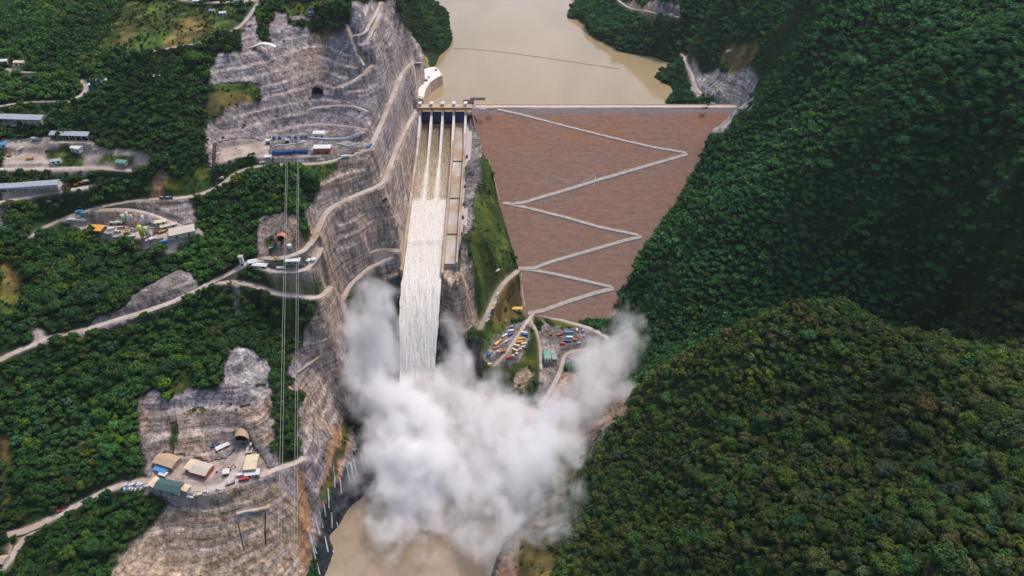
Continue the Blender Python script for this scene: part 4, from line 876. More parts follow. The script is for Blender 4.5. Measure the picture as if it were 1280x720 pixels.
TONE = {'deep': 'dark green', 'teal': 'dark bluish green', 'mid': 'mid green', 'olive': 'olive green', 'lime': 'bright lime green', 'brown': 'brownish', 'grey': 'dull grey green', 'yellow': 'yellow flowering', 'rust': 'rusty red'}
def zone_of(u, v):
    row = 'at the bottom edge of' if v > 672 else ('low on' if v > 600 else ('halfway up' if v > 520 else 'high on'))
    c_ = "the left slope" if u < 640 else ("the hill's river flank" if u < 800 else ("the near hill's left" if u < 920 else ("the near hill's middle" if u < 1040 else ("the near hill's right" if u < 1160 else "the near hill's edge"))))
    return f'{row} {c_}'.replace('at the bottom edge of', 'at bottom of')
base_l = {}
for i in near_ids:
    k = names[kind[i]]; sz = 'small' if rad[i] < 4.6 else ('medium' if rad[i] < 6.0 else 'large'); base_l.setdefault((sz, TONE[k], zone_of(tu[i], tv[i])), []).append(int(i))
ORD = ['leftmost'] + [w_ + ' from left' for w_ in 'second third fourth fifth sixth seventh eighth ninth tenth eleventh twelfth thirteenth fourteenth fifteenth sixteenth seventeenth eighteenth nineteenth twentieth'.split()]
tree_lab = {}
for (sz, tn, zn), L_i in base_l.items():
    L_i.sort(key=lambda q_: tu[q_])
    for r_k, i in enumerate(L_i):
        o_ = '' if len(L_i) == 1 else (ORD[r_k] + ' ' if r_k < len(L_i) - 1 or r_k == 0 else 'rightmost ')
        tree_lab[i] = (f'{o_}{sz} {tn} tree {zn}', f'{sz} {tn} trees {zn}' if len(L_i) > 1 else None)
for i in near_ids:
    i = int(i); k = names[kind[i]]
    r_ = float(rad[i]); h_ = r_ * rng.uniform(0.9, 1.3)
    e_ = empty('tree', (tx[i], ty[i], tz[i] - 0.3), rng.uniform(0, 6.28), tree_lab[i][0], 'tree', 'nearest rainforest trees')
    c_o = bpy.data.objects.new('crown', crowns[int(rng.integers(10))]); COL.objects.link(c_o); c_o.parent = e_
    c_o.location = (0, 0, r_ * 0.35 + 1.2); c_o.scale = (r_, r_ * rng.uniform(0.9, 1.1), h_); c_o.color = (*[float(q_) for q_ in col[i]], 1)
    t_o = bpy.data.objects.new('trunk', trunk_me); COL.objects.link(t_o); t_o.parent = e_; t_o.location = (0, 0, r_ * 0.35 + 1.2); t_o.scale = (r_, r_, h_)

# ------------------------------------------------------------------ spray thrown up by the falling water
def WY(u, v, Y):
    d = ray(u, v); t = Y / d[1]; return np.array([d[0] * t, Y, CAMZ + d[2] * t])
PUFF = [  # u, v, height, radius across, along, up, weight
 (524, 490, 38, 40, 40, 54, 5.2), (526, 540, 30, 46, 44, 54, 5.2), (518, 592, 24, 50, 46, 44, 4.0), (508, 635, 16, 54, 46, 34, 2.3), (474, 515, 36, 58, 46, 64, 2.7), (450, 462, 62, 54, 38, 80, 2.6), (461, 395, 118, 40, 30, 70, 2.4), (472, 578, 26, 50, 46, 46, 2.2),
 (492, 445, 66, 38, 26, 60, 1.9), (580, 465, 54, 42, 38, 64, 2.0), (563, 420, 82, 28, 26, 46, 1.8), (600, 512, 38, 54, 44, 56, 1.55), (578, 575, 30, 52, 48, 50, 1.6), (636, 580, 36, 64, 52, 52, 1.5),
 (600, 645, 26, 66, 52, 38, 1.25), (676, 592, 42, 60, 48, 50, 1.65), (708, 542, 44, 58, 48, 54, 2.0), (742, 496, 48, 56, 46, 56, 2.2), (766, 450, 52, 46, 38, 50, 2.2), (784, 408, 66, 32, 28, 42, 1.9), (645, 672, 36, 56, 46, 36, 1.2), (520, 670, 18, 80, 60, 30, 1.1), (610, 550, 32, 90, 70, 60, 0.9), (655, 540, 38, 54, 44, 44, 1.3), (690, 645, 60, 46, 40, 36, 1.1)]
balls = []
m = bpy.data.materials.new('spray'); m.use_nodes = True; t = m.node_tree; N = t.nodes; L = t.links; N.remove(N['Principled BSDF']); out = N['Material Output']
g = N.new('ShaderNodeNewGeometry'); nz_ = N.new('ShaderNodeTexNoise'); nz_.inputs['Scale'].default_value = 0.030; nz_.inputs['Detail'].default_value = 5.0; nz_.inputs['Roughness'].default_value = 0.68; nz_.inputs['Distortion'].default_value = 0.6
zs_ = N.new('ShaderNodeVectorMath'); zs_.operation = 'MULTIPLY'; zs_.inputs[1].default_value = (1, 1, 0.55); L.new(g.outputs['Position'], zs_.inputs[0]); L.new(zs_.outputs[0], nz_.inputs['Vector']); tot = None
wn_ = N.new('ShaderNodeTexNoise'); wn_.inputs['Scale'].default_value = 0.016; wn_.inputs['Detail'].default_value = 3.0; wn_.inputs['Roughness'].default_value = 0.6; L.new(g.outputs['Position'], wn_.inputs['Vector'])
w1 = N.new('ShaderNodeVectorMath'); w1.operation = 'SUBTRACT'; w1.inputs[1].default_value = (0.5, 0.5, 0.5); L.new(wn_.outputs['Color'], w1.inputs[0])
w2 = N.new('ShaderNodeVectorMath'); w2.operation = 'MULTIPLY_ADD'; w2.inputs[1].default_value = (125, 120, 140); L.new(w1.outputs[0], w2.inputs[0]); L.new(g.outputs['Position'], w2.inputs[2])
for (u, v, zc_, rx_, ry_, rz_, w) in PUFF:
    c = W(u, v, zc_); balls.append((c, (rx_, ry_, rz_)))
    s = N.new('ShaderNodeVectorMath'); s.operation = 'SUBTRACT'; s.inputs[1].default_value = [float(q_) for q_ in c]; L.new(w2.outputs[0], s.inputs[0])
    k = N.new('ShaderNodeVectorMath'); k.operation = 'MULTIPLY'; k.inputs[1].default_value = (1 / rx_, 1 / ry_, 1 / rz_); L.new(s.outputs[0], k.inputs[0])
    d = N.new('ShaderNodeVectorMath'); d.operation = 'DOT_PRODUCT'; L.new(k.outputs[0], d.inputs[0]); L.new(k.outputs[0], d.inputs[1])
    r_ = N.new('ShaderNodeMapRange'); r_.interpolation_type = 'LINEAR'; r_.inputs[1].default_value = 1.0; r_.inputs[2].default_value = 0.0; r_.inputs[3].default_value = 0.0; r_.inputs[4].default_value = w; L.new(d.outputs['Value'], r_.inputs[0])
    if tot is None: tot = r_.outputs[0]
    else:
        a = N.new('ShaderNodeMath'); a.operation = 'ADD'; L.new(tot, a.inputs[0]); L.new(r_.outputs[0], a.inputs[1]); tot = a.outputs[0]
n5 = N.new('ShaderNodeMapRange'); n5.inputs[1].default_value = 0.33; n5.inputs[2].default_value = 0.66; n5.inputs[3].default_value = 1.6; n5.inputs[4].default_value = -0.25; n5.clamp = False; L.new(nz_.outputs['Fac'], n5.inputs[0])
sb = N.new('ShaderNodeMath'); sb.operation = 'SUBTRACT'; sb.use_clamp = False; L.new(tot, sb.inputs[0]); L.new(n5.outputs[0], sb.inputs[1])
mr = N.new('ShaderNodeMapRange'); mr.inputs[1].default_value = -0.05; mr.inputs[2].default_value = 3.6; mr.inputs[3].default_value = 0.0; mr.inputs[4].default_value = 1.0; L.new(sb.outputs[0], mr.inputs[0])
pv_ = N.new('ShaderNodeVolumePrincipled'); pv_.inputs['Color'].default_value = (0.992, 0.98, 0.985, 1); pv_.inputs['Anisotropy'].default_value = 0.0; pw = N.new('ShaderNodeMath'); pw.operation = 'POWER'; pw.inputs[1].default_value = 1.75; L.new(mr.outputs[0], pw.inputs[0]); ml = N.new('ShaderNodeMath'); ml.operation = 'MULTIPLY'; ml.inputs[1].default_value = 0.21; L.new(pw.outputs[0], ml.inputs[0]); L.new(ml.outputs[0], pv_.inputs['Density']); L.new(pv_.outputs[0], out.inputs['Volume'])
m.cycles.volume_step_rate = 1.0; m.cycles.homogeneous_volume = False
bm = bmesh.new()
for c, r_ in balls:
    bmesh.ops.create_icosphere(bm, subdivisions=3, radius=1.0, matrix=Matrix.Translation(Vector([float(q_) for q_ in c])) @ Matrix.Diagonal((r_[0] * 1.25, r_[1] * 1.2, r_[2] * 1.25, 1)))
me = bpy.data.meshes.new('mist'); bm.to_mesh(me); bm.free(); o = new_obj('mist', me)
md = o.modifiers.new('r', 'REMESH'); md.mode = 'VOXEL'; md.voxel_size = 4.0
dg = bpy.context.evaluated_depsgraph_get(); me2 = bpy.data.meshes.new_from_object(o.evaluated_get(dg)); o.modifiers.clear(); o.data = me2; me2.name = 'mist'; me2.materials.clear(); me2.materials.append(m)
tag(o, 'white cloud of spray billowing up from the foot of the falling water', 'mist', kind='stuff')

# ------------------------------------------------------------------ the valley's own thin haze
q = MB(); q.box(-3200, 3200, -1400, 3600, float(ZZ.min()) - 12, max(float(ZZ.max()), CAMZ) + 60); hz_m = bpy.data.materials.new('haze'); hz_m.use_nodes = True; t = hz_m.node_tree; t.nodes.remove(t.nodes['Principled BSDF'])
pv_ = t.nodes.new('ShaderNodeVolumePrincipled'); pv_.inputs['Color'].default_value = (0.80, 0.86, 1.0, 1); pv_.inputs['Density'].default_value = 0.00002; pv_.inputs['Anisotropy'].default_value = 0.3; t.links.new(pv_.outputs[0], t.nodes['Material Output'].inputs['Volume'])
tag(q.build('haze', hz_m), 'thin bluish haze filling the valley air', 'haze', kind='stuff'); print('Z range', ZZ.min(), ZZ.max())

# ------------------------------------------------------------------ buildings, plant, vehicles
def rgb(s): return {'white': (0.72, 0.71, 0.70), 'grey': (0.30, 0.31, 0.34), 'shedgrey': (0.40, 0.42, 0.48), 'blue': (0.03, 0.10, 0.30), 'bright_blue': (0.08, 0.28, 0.55), 'red': (0.45, 0.04, 0.04), 'orange': (0.75, 0.28, 0.03), 'yellow': (0.75, 0.45, 0.04),
                    'cream': (0.72, 0.58, 0.38), 'tan': (0.50, 0.34, 0.22), 'green': (0.05, 0.11, 0.10), 'seagreen': (0.14, 0.36, 0.26), 'lime': (0.50, 0.58, 0.06), 'beige': (0.56, 0.48, 0.40), 'brown': (0.18, 0.10, 0.07), 'dark': (0.03, 0.03, 0.035), 'palegreen': (0.48, 0.56, 0.36), 'brick': (0.52, 0.16, 0.08), 'amber': (0.80, 0.38, 0.05)}[s]
_rgb0 = rgb
def rgb(s): return tuple(t_ * 0.8 + 0.012 for t_ in _rgb0(s))
def paint(c, rough=0.55): return P('paint_' + c, rgb(c), rough)
GLASS = P('dark_glass', (0.02, 0.025, 0.03), 0.15); TYRE = P('tyre_rubber', (0.015, 0.015, 0.015), 0.9); DARKI = M['dark']
def corr_roof(q, L_, Wd, h, rise, over=0.6, ridges=None, mono=False):
    """corrugated two-pitch (or single-pitch) roof along x"""
    n_ = ridges or max(6, int(L_ / 2.2)); xs = np.linspace(-L_ / 2 - over, L_ / 2 + over, 2 * n_ + 1)
    for sy in ((1, -1) if not mono else (1,)):
        vs, fs = [], []
        for i, x in enumerate(xs):
            dz = 0.10 if i % 2 else 0.0
            if mono: a, b_ = (-Wd / 2 - over, h - 0.05), (Wd / 2 + over, h + rise)
            else: a, b_ = (sy * (Wd / 2 + over), h - 0.1), (0, h + rise)
            vs += [(x, a[0], a[1] + dz), (x, b_[0], b_[1] + dz), (x, b_[0], b_[1] + dz - 0.25), (x, a[0], a[1] + dz - 0.25)]
        for i in range(len(xs) - 1):
            a = 4 * i; fs += [(a, a + 4, a + 5, a + 1), (a + 3, a + 2, a + 6, a + 7), (a, a + 3, a + 7, a + 4), (a + 1, a + 5, a + 6, a + 2)]
        fs += [(0, 1, 2, 3), tuple(len(vs) - 4 + k for k in (3, 2, 1, 0))]; q.add(vs, fs)
def building(u, v, L_, Wd, h, label, roof='grey', wall='white', rz=0.0, rise=1.5, doors=2, windows=3, cat='building', name='building', open_front=False, mono=False, sink=0.6):
    p = hit(u, v); e = empty(name, (p[0], p[1], p[2]), rz, label, cat)
    q = MB(); w_ = 0.25
    if open_front:
        q.box(-L_ / 2, L_ / 2, Wd / 2 - w_, Wd / 2, -sink, h); q.box(-L_ / 2, -L_ / 2 + w_, -Wd / 2, Wd / 2 - w_ - 0.01, -sink, h); q.box(L_ / 2 - w_, L_ / 2, -Wd / 2, Wd / 2 - w_ - 0.01, -sink, h)
        q.box(-L_ / 2 + w_ + 0.01, L_ / 2 - w_ - 0.01, 0.2, 0.5, -sink, h)
    else: q.box(-L_ / 2, L_ / 2, -Wd / 2, Wd / 2, -sink, h)
    if not mono:
        for sx in (-1, 1): q.prism([(-Wd / 2 + 0.02, h + 0.01), (Wd / 2 - 0.02, h + 0.01), (0, h + rise - 0.25)], sx * L_ / 2 - (0.3 if sx > 0 else 0), sx * L_ / 2 + (0.3 if sx < 0 else 0), 'x')
    q.build('wall', paint(wall, 0.8), e)
    q = MB(); corr_roof(q, L_, Wd, h, rise, mono=mono); q.build('roof', paint(roof, 0.5), e)
    if open_front:
        n_ = max(3, int(L_ / 7)); 
        for k in range(n_ + 1):
            x = -L_ / 2 + 0.3 + (L_ - 0.6) * k / n_; q = MB(); q.box(x - 0.25, x + 0.25, -Wd / 2 + 0.05, -Wd / 2 + 0.45, -sink, h - 0.05); q.build('post', paint('white', 0.8), e)
    for k in range(doors if not open_front else 0):
        x = -L_ / 2 + L_ * (k + 0.5) / doors; q = MB(); q.box(x - 1.1, x + 1.1, -Wd / 2 - 0.08, -Wd / 2 - 0.005, 0, min(2.8, h * 0.85)); q.build('door', DARKI, e)
    for k in range(windows if not open_front else 0):
        x = -L_ / 2 + L_ * (k + 1.0) / (windows + 1); q = MB(); q.box(x - 0.6, x + 0.6, Wd / 2 + 0.005, Wd / 2 + 0.08, 1.1, min(2.2, h * 0.8)); q.build('window', GLASS, e)
        if h > 4.4: q = MB(); q.box(x - 0.6, x + 0.6, -Wd / 2 - 0.08, -Wd / 2 - 0.005, h - 1.4, h - 0.5); q.build('window', GLASS, e)
    return e
def wheel(e, x, y, r, w=0.35):
    q = MB(); q.bar((x, y - w / 2, r), (x, y + w / 2, r), r, 10); q.build('wheel', TYRE, e)
def vehicle(kind, u, v, rz, c, label, load=None, z=None):
    p = hit(u, v) if z is None else W(u, v, z); rz = math.radians(rz)
    e = empty({'car': 'parked_car', 'pickup': 'pickup_truck', 'truck': 'dump_truck', 'lorry': 'box_lorry', 'digger': 'excavator', 'mixer': 'mixer_truck', 'bus': 'bus'}[kind], (p[0], p[1], p[2] + 0.15 if z is None else z), rz, label, {'car': 'car', 'pickup': 'pickup truck', 'truck': 'truck', 'lorry': 'truck', 'digger': 'excavator', 'mixer': 'truck', 'bus': 'bus'}[kind])
    if kind in ('car', 'pickup'):
        q = MB(); q.prism([(-2.3, .45), (2.3, .45), (2.35, .95), (1.2, 1.1), (-2.3, 1.1)], -.92, .92, 'y'); q.build('body', paint(c, .3), e)
        q = MB(); a = (-1.9, 1.0, -1.3, .5) if kind == 'car' else (-.5, 1.1, -.3, .7)
        q.prism([(a[0], 1.11), (a[1], 1.11), (a[3], 1.7), (a[2], 1.7)], -.82, .82, 'y'); q.build('cabin', GLASS, e)
        q = MB(); q.box(a[2], a[3], -.8, .8, 1.705, 1.76); q.build('roof', paint(c, .3), e)
        for x in (-1.45, 1.45):
            for y in (-.85, .85): wheel(e, x, y, .38, .25)
        if kind == 'pickup': q = MB(); q.box(-2.15, -.65, -.75, .75, 1.105, 1.18); q.build('cargo_bed', DARKI, e)
    elif kind in ('truck', 'lorry', 'mixer', 'bus'):
        Lb = {'truck': 8, 'lorry': 9.5, 'mixer': 9, 'bus': 10}[kind]; h = Lb / 2
        q = MB(); q.box(-h, h, -.5, .5, .7, 1.1); q.build('chassis', DARKI, e)
        if kind == 'bus':
            q = MB(); q.box(-h, h, -1.25, 1.25, 1.11, 3.1, .08); q.build('body', paint(c, .35), e); q = MB(); q.box(-h + .5, h + .02, -1.27, 1.27, 1.9, 2.6); q.build('window_band', GLASS, e)
        else:
            q = MB(); q.prism([(h - 2.2, 1.11), (h, 1.11), (h, 2.2), (h - .4, 3.0), (h - 2.2, 3.0)], -1.2, 1.2, 'y'); q.build('cab', paint(load or c, .35), e)
            q = MB(); q.prism([(h + .01, 2.2), (h - .36, 2.95), (h - .39, 2.95), (h - .03, 2.2)], -1.05, 1.05, 'y'); q.build('windscreen', GLASS, e)
            q = MB()
            if kind == 'truck': q.prism([(-h, 1.15), (h - 2.5, 1.15), (h - 2.3, 2.7), (h - 2.5, 2.8), (-h - .3, 2.4)], -1.3, 1.3, 'y'); q.build('tipper_body', paint(c, .5), e); q = MB(); q.prism([(-h + .2, 2.3), (h - 3.4, 2.6), (-h / 2, 3.1)], -1.0, 1.0, 'y'); q.build('load', M['road'], e)
            elif kind == 'lorry': q.box(-h, h - 2.4, -1.28, 1.28, 1.15, 3.6); q.build('cargo_box', paint(c, .5), e)
            else: q.bar((-h + .6, 0, 2.7), (h - 2.6, 0, 2.1), 1.15, 12); q.build('drum', paint(c, .5), e)
        for x in ((-h + 1.1, -h + 2.5, h - 1.2)):
            for y in (-1.05, 1.05): wheel(e, x, y, .55)
    else:
        for y in (-1.2, 1.2): q = MB(); q.prism([(-2, .1), (2, .1), (2.4, .6), (2, 1.05), (-2, 1.05), (-2.4, .6)], y - .35, y + .35, 'y'); q.build('track', DARKI, e)
        q = MB(); q.box(-1.9, 1.6, -1.3, 1.3, 1.15, 2.3, .15); q.build('body', paint(c), e)
        q = MB(); q.box(.2, 1.6, .3, 1.25, 2.31, 3.3, .1); q.build('cab', GLASS, e)
        q = MB(); q.bar((1.4, -.3, 1.9), (4.6, -.3, 4.6), .4); q.bar((4.6, -.3, 4.6), (6.6, -.3, 2.0), .3); q.build('boom', paint(c), e)
        q = MB(); q.box(6.0, 7.2, -.9, .3, .9, 2.1, .2); q.build('bucket', DARKI, e)
    return e
def container(u, v, rz, c, label, L_=7.0, Wd=2.8, h=2.8, stack=0.0):
    p = hit(u, v); e = empty('container', (p[0], p[1], p[2] + stack), math.radians(rz), label, 'container'); q = MB()
    n_ = int(L_ / .6); prof = []
    for k in range(n_ + 1): prof.append((-L_ / 2 + L_ * k / n_, -Wd / 2 + (.09 if k % 2 else 0)))
    for k in range(n_, -1, -1): prof.append((-L_ / 2 + L_ * k / n_, Wd / 2 - (.09 if k % 2 else 0)))
    q.prism(prof, -0.3, h, 'z'); q.build('body', paint(c), e)
    q = MB(); q.box(-L_ / 2 + .1, L_ / 2 - .1, -Wd / 2 + .1, Wd / 2 - .1, h + .005, h + .12); q.build('roof', paint(c, .7), e)
    q = MB(); q.box(L_ / 2 + .005, L_ / 2 + .1, -1.0, 1.0, .1, 2.5); q.build('door', DARKI, e); return e
def silo(u, v, r, h, c, label, cap='cone', legs=True):
    p = hit(u, v); e = empty('silo', (p[0], p[1], p[2]), 0, label, 'silo'); z0 = 3.0 if legs else -.5
    q = MB(); q.cyl(0, 0, z0, h, r, r, 16); q.build('tank', paint(c, .5), e, True)
    if legs:
        q = MB(); q.cyl(0, 0, .8, z0 - .01, .4, r * .98, 16); q.build('hopper', paint(c, .5), e)
        for k in range(4): a = math.pi / 4 + k * math.pi / 2; q = MB(); q.bar((r * .9 * math.cos(a), r * .9 * math.sin(a), -.5), (r * .9 * math.cos(a), r * .9 * math.sin(a), z0 + .4), .18); q.build('leg', paint('grey'), e)
    q = MB(); q.cyl(0, 0, h + .01, h + r * .5, r * 1.03, .3, 16); q.build('cap', paint(c, .5), e)
    q = MB(); q.bar((r + .25, -.2, 0), (r + .25, -.2, h), .07); q.bar((r + .25, .2, 0), (r + .25, .2, h), .07); q.build('ladder', paint('grey'), e); return e
def tank(u, v, r, h, c, roof, label):
    p = hit(u, v); e = empty('storage_tank', (p[0], p[1], p[2]), 0, label, 'tank'); q = MB(); q.cyl(0, 0, -.6, h, r, r, 20); q.build('shell', paint(c), e, False)
    q = MB(); q.cyl(0, 0, h + .01, h + .7, r + .2, .4, 20); q.build('roof', paint(roof), e); return e

B = building; R = math.radians
# three long sheds and the storage yard on the left edge
B(26, 153, 62, 13, 6.5, 'long grey roofed open shed at the left edge above the yard', 'shedgrey', 'beige', R(-4), 2.5, open_front=True)
B(91, 173, 46, 11, 6.0, 'shorter grey roofed shed on its own pad beside the wooded slope', 'shedgrey', 'beige', R(-4), 2.2, open_front=True)
B(32, 238, 74, 11, 6.0, 'longest grey shed slanting below the storage yard at the left edge', 'shedgrey', 'white', R(9), 2.2, open_front=True)
B(4, 184, 12, 7, 3.5, 'small pale blue roofed hut at the left edge of the storage yard', 'bright_blue', 'white', 0.1)
B(98, 190, 12, 7, 5, 'white walled block at the right end of the storage yard', 'white', 'white', -0.3, 1.0)
B(71, 203, 10, 6, 3, 'low blue grey roofed hut among bushes below the storage yard', 'shedgrey', 'white', 0.3)
B(154, 206, 12, 7, 3, 'low seagreen roofed hut at the right tip of the storage yard', 'seagreen', 'beige', -0.2)
B(6, 80, 11, 7, 4, 'small pale hut on the tiny clearing at the upper left edge', 'white', 'beige', 0.1)
B(26, 81, 12, 7, 4, 'long cream hut beside the small pale hut at upper left', 'cream', 'cream', 0.0)
for i, (u, v, rz, c, k, lab) in enumerate([(12, 196, 10, 'yellow', 'digger', 'yellow excavator among rubble at the left of the storage yard'), (28, 190, 60, 'white', 'truck', 'white dump truck parked in the middle of the storage yard'), (38, 200, 20, 'amber', 'truck', 'amber dump truck near the bushes of the storage yard'),
    (46, 176, 0, 'white', 'lorry', 'white lorry on the road above the storage yard'), (96, 233, 15, 'orange', 'digger', 'orange excavator at the right end of the longest grey shed'), (84, 235, 15, 'red', 'truck', 'red dump truck between the longest shed and the orange excavator'),
    (108, 230, 20, 'cream', 'truck', 'cream dump truck on the road right of the orange excavator'), (55, 158, 0, 'yellow', 'digger', 'yellow excavator in front of the shed at the upper left'), (20, 160, 0, 'white', 'lorry', 'white lorry below the long shed at the left edge'),
    (6, 297, 20, 'orange', 'digger', 'orange excavator on the rocky patch at the left edge'), (62, 254, 15, 'white', 'car', 'white car on the road below the longest grey shed'), (120, 190, 10, 'white', 'car', 'white car just right of the white walled block')]):
    vehicle(k, u, v, rz, c, lab)
tank(118, 112, 5.0, 7, 'blue', 'white', 'round blue tank with a white roof beside the short steep road')
B(128, 103, 11, 6, 3, 'white roofed hut behind the blue tank', 'white', 'white', 0.3)
B(197, 98, 7, 5, 3, 'tiny white roofed hut alone in the forest', 'white', 'white', 0.4)
B(279, 19, 8, 5, 3, 'small white hut on the grassy hilltop near the curving road', 'white', 'white', 0.3); B(266, 16, 7, 5, 3, 'small grey hut on the grassy hilltop left of the white hut', 'grey', 'white', 0.1)
B(250, 4, 16, 8, 4, 'white roofed building at the top edge on the hill road', 'white', 'beige', 0.0); B(300, 3, 13, 8, 4, 'pale roofed building at the top edge right of the longer one', 'beige', 'white', 0.1)
B(389, 19, 7, 5, 3.5, 'small blue roofed hut on the pale clearing above the quarry', 'blue', 'white', 0.0)
B(910, 66, 5, 4, 3, 'tiny white hut in the forest above the right dam abutment', 'white', 'white', 0.2)
# arched white canopy over the quarry head
p = hit(332, 66); e = empty('arched_canopy', (p[0], p[1], p[2] + 1), R(2), 'curved white roof canopy over the rocky gully of the quarry', 'canopy')
q = MB(); prof = [(-15 + 30 * k / 12, 7 + 4.5 * math.sin(math.pi * k / 12)) for k in range(13)]; q.prism(prof + [(a, b_ - 0.5) for a, b_ in reversed(prof)], -4, 4, 'y'); q.build('roof', paint('white', 0.6), e)
for sx in (-14, -5, 5, 14): q = MB(); q.bar((sx, -3.4, -3), (sx, -3.4, 7.6 + 4.3 * math.sin(math.pi * (sx + 15) / 30) - .7), .45); q.build('post', paint('grey'), e)
# pale concrete flume below it
def strip_thing(pxs, wd, name, label, cat, mat, lift=0.5):
    return tag(rib_on_ground(pxs, wd, lift, name, mat), label, cat)
strip_thing(pl('322 68 328 77 333 86'), 1.0, 'concrete_flume', 'narrow pale flume running down the rock below the arched canopy', 'flume', M['conc'])
strip_thing(pl('365 52 364 68 367 90 366 118'), 1.0, 'drain_channel', 'thin drain channel running down the middle of the quarry wall', 'drain', M['conc2'])
strip_thing(pl('269 180 268 206 271 236'), 3.0, 'retaining_wall', 'tall dark retaining wall at the left end of the brown pad', 'wall', M['dark'], 1.5)
# substation
def transformer(u, v, label, s=1.0):
    p = hit(u, v); e = empty('transformer', p, 0, label, 'transformer', 'blue transformers of the substation')
    q = MB(); q.box(-1.7 * s, 1.7 * s, -2.2 * s, 2.2 * s, .3, 3.6 * s, .15); q.build('tank', P('transformer_blue', (0.01, 0.10, 0.32), .4), e)
    q = MB(); q.box(-2.3 * s, -1.8 * s, -1.9 * s, 1.9 * s, .6, 3.2 * s); q.box(1.8 * s, 2.3 * s, -1.9 * s, 1.9 * s, .6, 3.2 * s); q.build('radiator', P('radiator_blue', (0.015, 0.06, 0.2), .5), e)
    for k in (-1, 0, 1): q = MB(); q.bar((0, k * 1.3 * s, 3.6 * s), (0, k * 1.5 * s, 5.4 * s), .22); q.build('bushing', paint('brown'), e)
    q = MB(); q.bar((-1.0, -1.8, 4.4 * s), (-1.0, 1.8, 4.4 * s), .5, 8); q.build('conservator', P('transformer_blue', (0.01, 0.10, 0.32), .4), e)
for k in range(7):
    w_ = ('first', 'second', 'third', 'fourth', 'fifth', 'sixth', 'last')[k]; transformer(343.5 + 6.5 * k, 193.5 - 0.35 * k, f'{w_} blue transformer from the left in the front row of the substation', 1.15)
for k, u in enumerate((343, 350, 362, 370, 378, 383)):
    w_ = ('first', 'second', 'third', 'fourth', 'fifth', 'last')[k]; transformer(u, 175 - 0.3 * k, f'{w_} blue transformer from the left in the back row by the rock wall', 0.85)
def gantry(u0, v0, u1, v1, h, label):
    a, b_ = hit(u0, v0), hit(u1, v1); e = empty('gantry', a, 0, label, 'gantry'); d = b_ - a
    for k in range(4): o_ = d * k / 3; q = MB(); q.bar((o_[0] - .7, o_[1], -1), (o_[0], o_[1], h), .16); q.bar((o_[0] + .7, o_[1], -1), (o_[0], o_[1], h), .16); q.build('post', paint('grey'), e)
    q = MB(); q.bar((0, 0, h), (d[0], d[1], h), .35); q.bar((0, 0, h - 1.2), (d[0], d[1], h - 1.2), .2); q.build('beam', paint('grey'), e)
gantry(339, 186, 388, 184, 11, 'grey steel gantry between the two transformer rows'); gantry(339, 199, 390, 196, 10, 'grey steel gantry in front of the front transformer row'); gantry(339, 178, 388, 175, 12, 'grey steel gantry against the rock wall behind the back row')
B(336, 180, 5, 5, 5, 'small white cube building left of the substation back row', 'white', 'white', 0, .6); B(336, 198, 7, 5, 3, 'small white hut at the left front corner of the substation', 'white', 'white', 0, .6)
B(360, 178, 4.5, 4, 4, 'tiny white control hut between the transformer rows', 'white', 'white', 0, .5)
B(400, 171, 14, 8, 5.5, 'plain white substation building against the rock wall', 'white', 'white', 0.0, .7)
B(404, 190, 20, 9, 7, 'white roofed substation hall with a brick red front wall', 'white', 'brick', 0.03, .8)
def wall_thing(pxs, h, w_, label, c='white', name='boundary_wall'):
    pts = resample(np.array([hit(u, v) for u, v in pxs]), 3.0); d = np.gradient(pts[:, :2], axis=0); d /= np.linalg.norm(d, axis=1)[:, None]; n2_ = np.stack([-d[:, 1], d[:, 0]], 1) * w_ / 2; k = len(pts)
    co = np.zeros((k, 4, 3)); zz = H(pts[:, 0], pts[:, 1])
    for q_, (s, hz) in enumerate(((-1, -1), (-1, h), (1, h), (1, -1))): co[:, q_, :2] = pts[:, :2] + n2_ * s; co[:, q_, 2] = zz + hz
    return tag(new_obj(name, np_mesh(name, co.reshape(-1, 3), idx_grid(k, 4), False), None, paint(c, .8)), label, 'wall')
wall_thing(pl('386 174 410 176 435 174 450 172'), 2.6, 1.2, 'long white wall running right from the plain substation building'); wall_thing(pl('343 183 365 181 384 178'), 1.2, .8, 'low white wall between the two transformer rows')
wall_thing(pl('421 180 436 184 449 180'), 1.5, .8, 'low white wall right of the brick red hall')
for (u, v, rz, c, k, lab) in [(462, 184, 70, 'bright_blue', 'lorry', 'bright blue lorry at the top of the substation road'), (441, 193, 20, 'dark', 'pickup', 'dark pickup truck on the substation road'), (432, 198, 20, 'white', 'lorry', 'white lorry on the road just left of the dark pickup'), (450, 190, 25, 'white', 'car', 'white car on the road just right of the dark pickup'), (425, 200, 20, 'white', 'car', 'white car at the left end of the vehicles on the substation road'), (330, 205, 15, 'white', 'truck', 'white dump truck on the road below the substation'), (276, 225, 20, 'white', 'truck', 'white dump truck where the hillside road leaves the brown pad')]:
    vehicle(k, u, v, rz, c, lab)
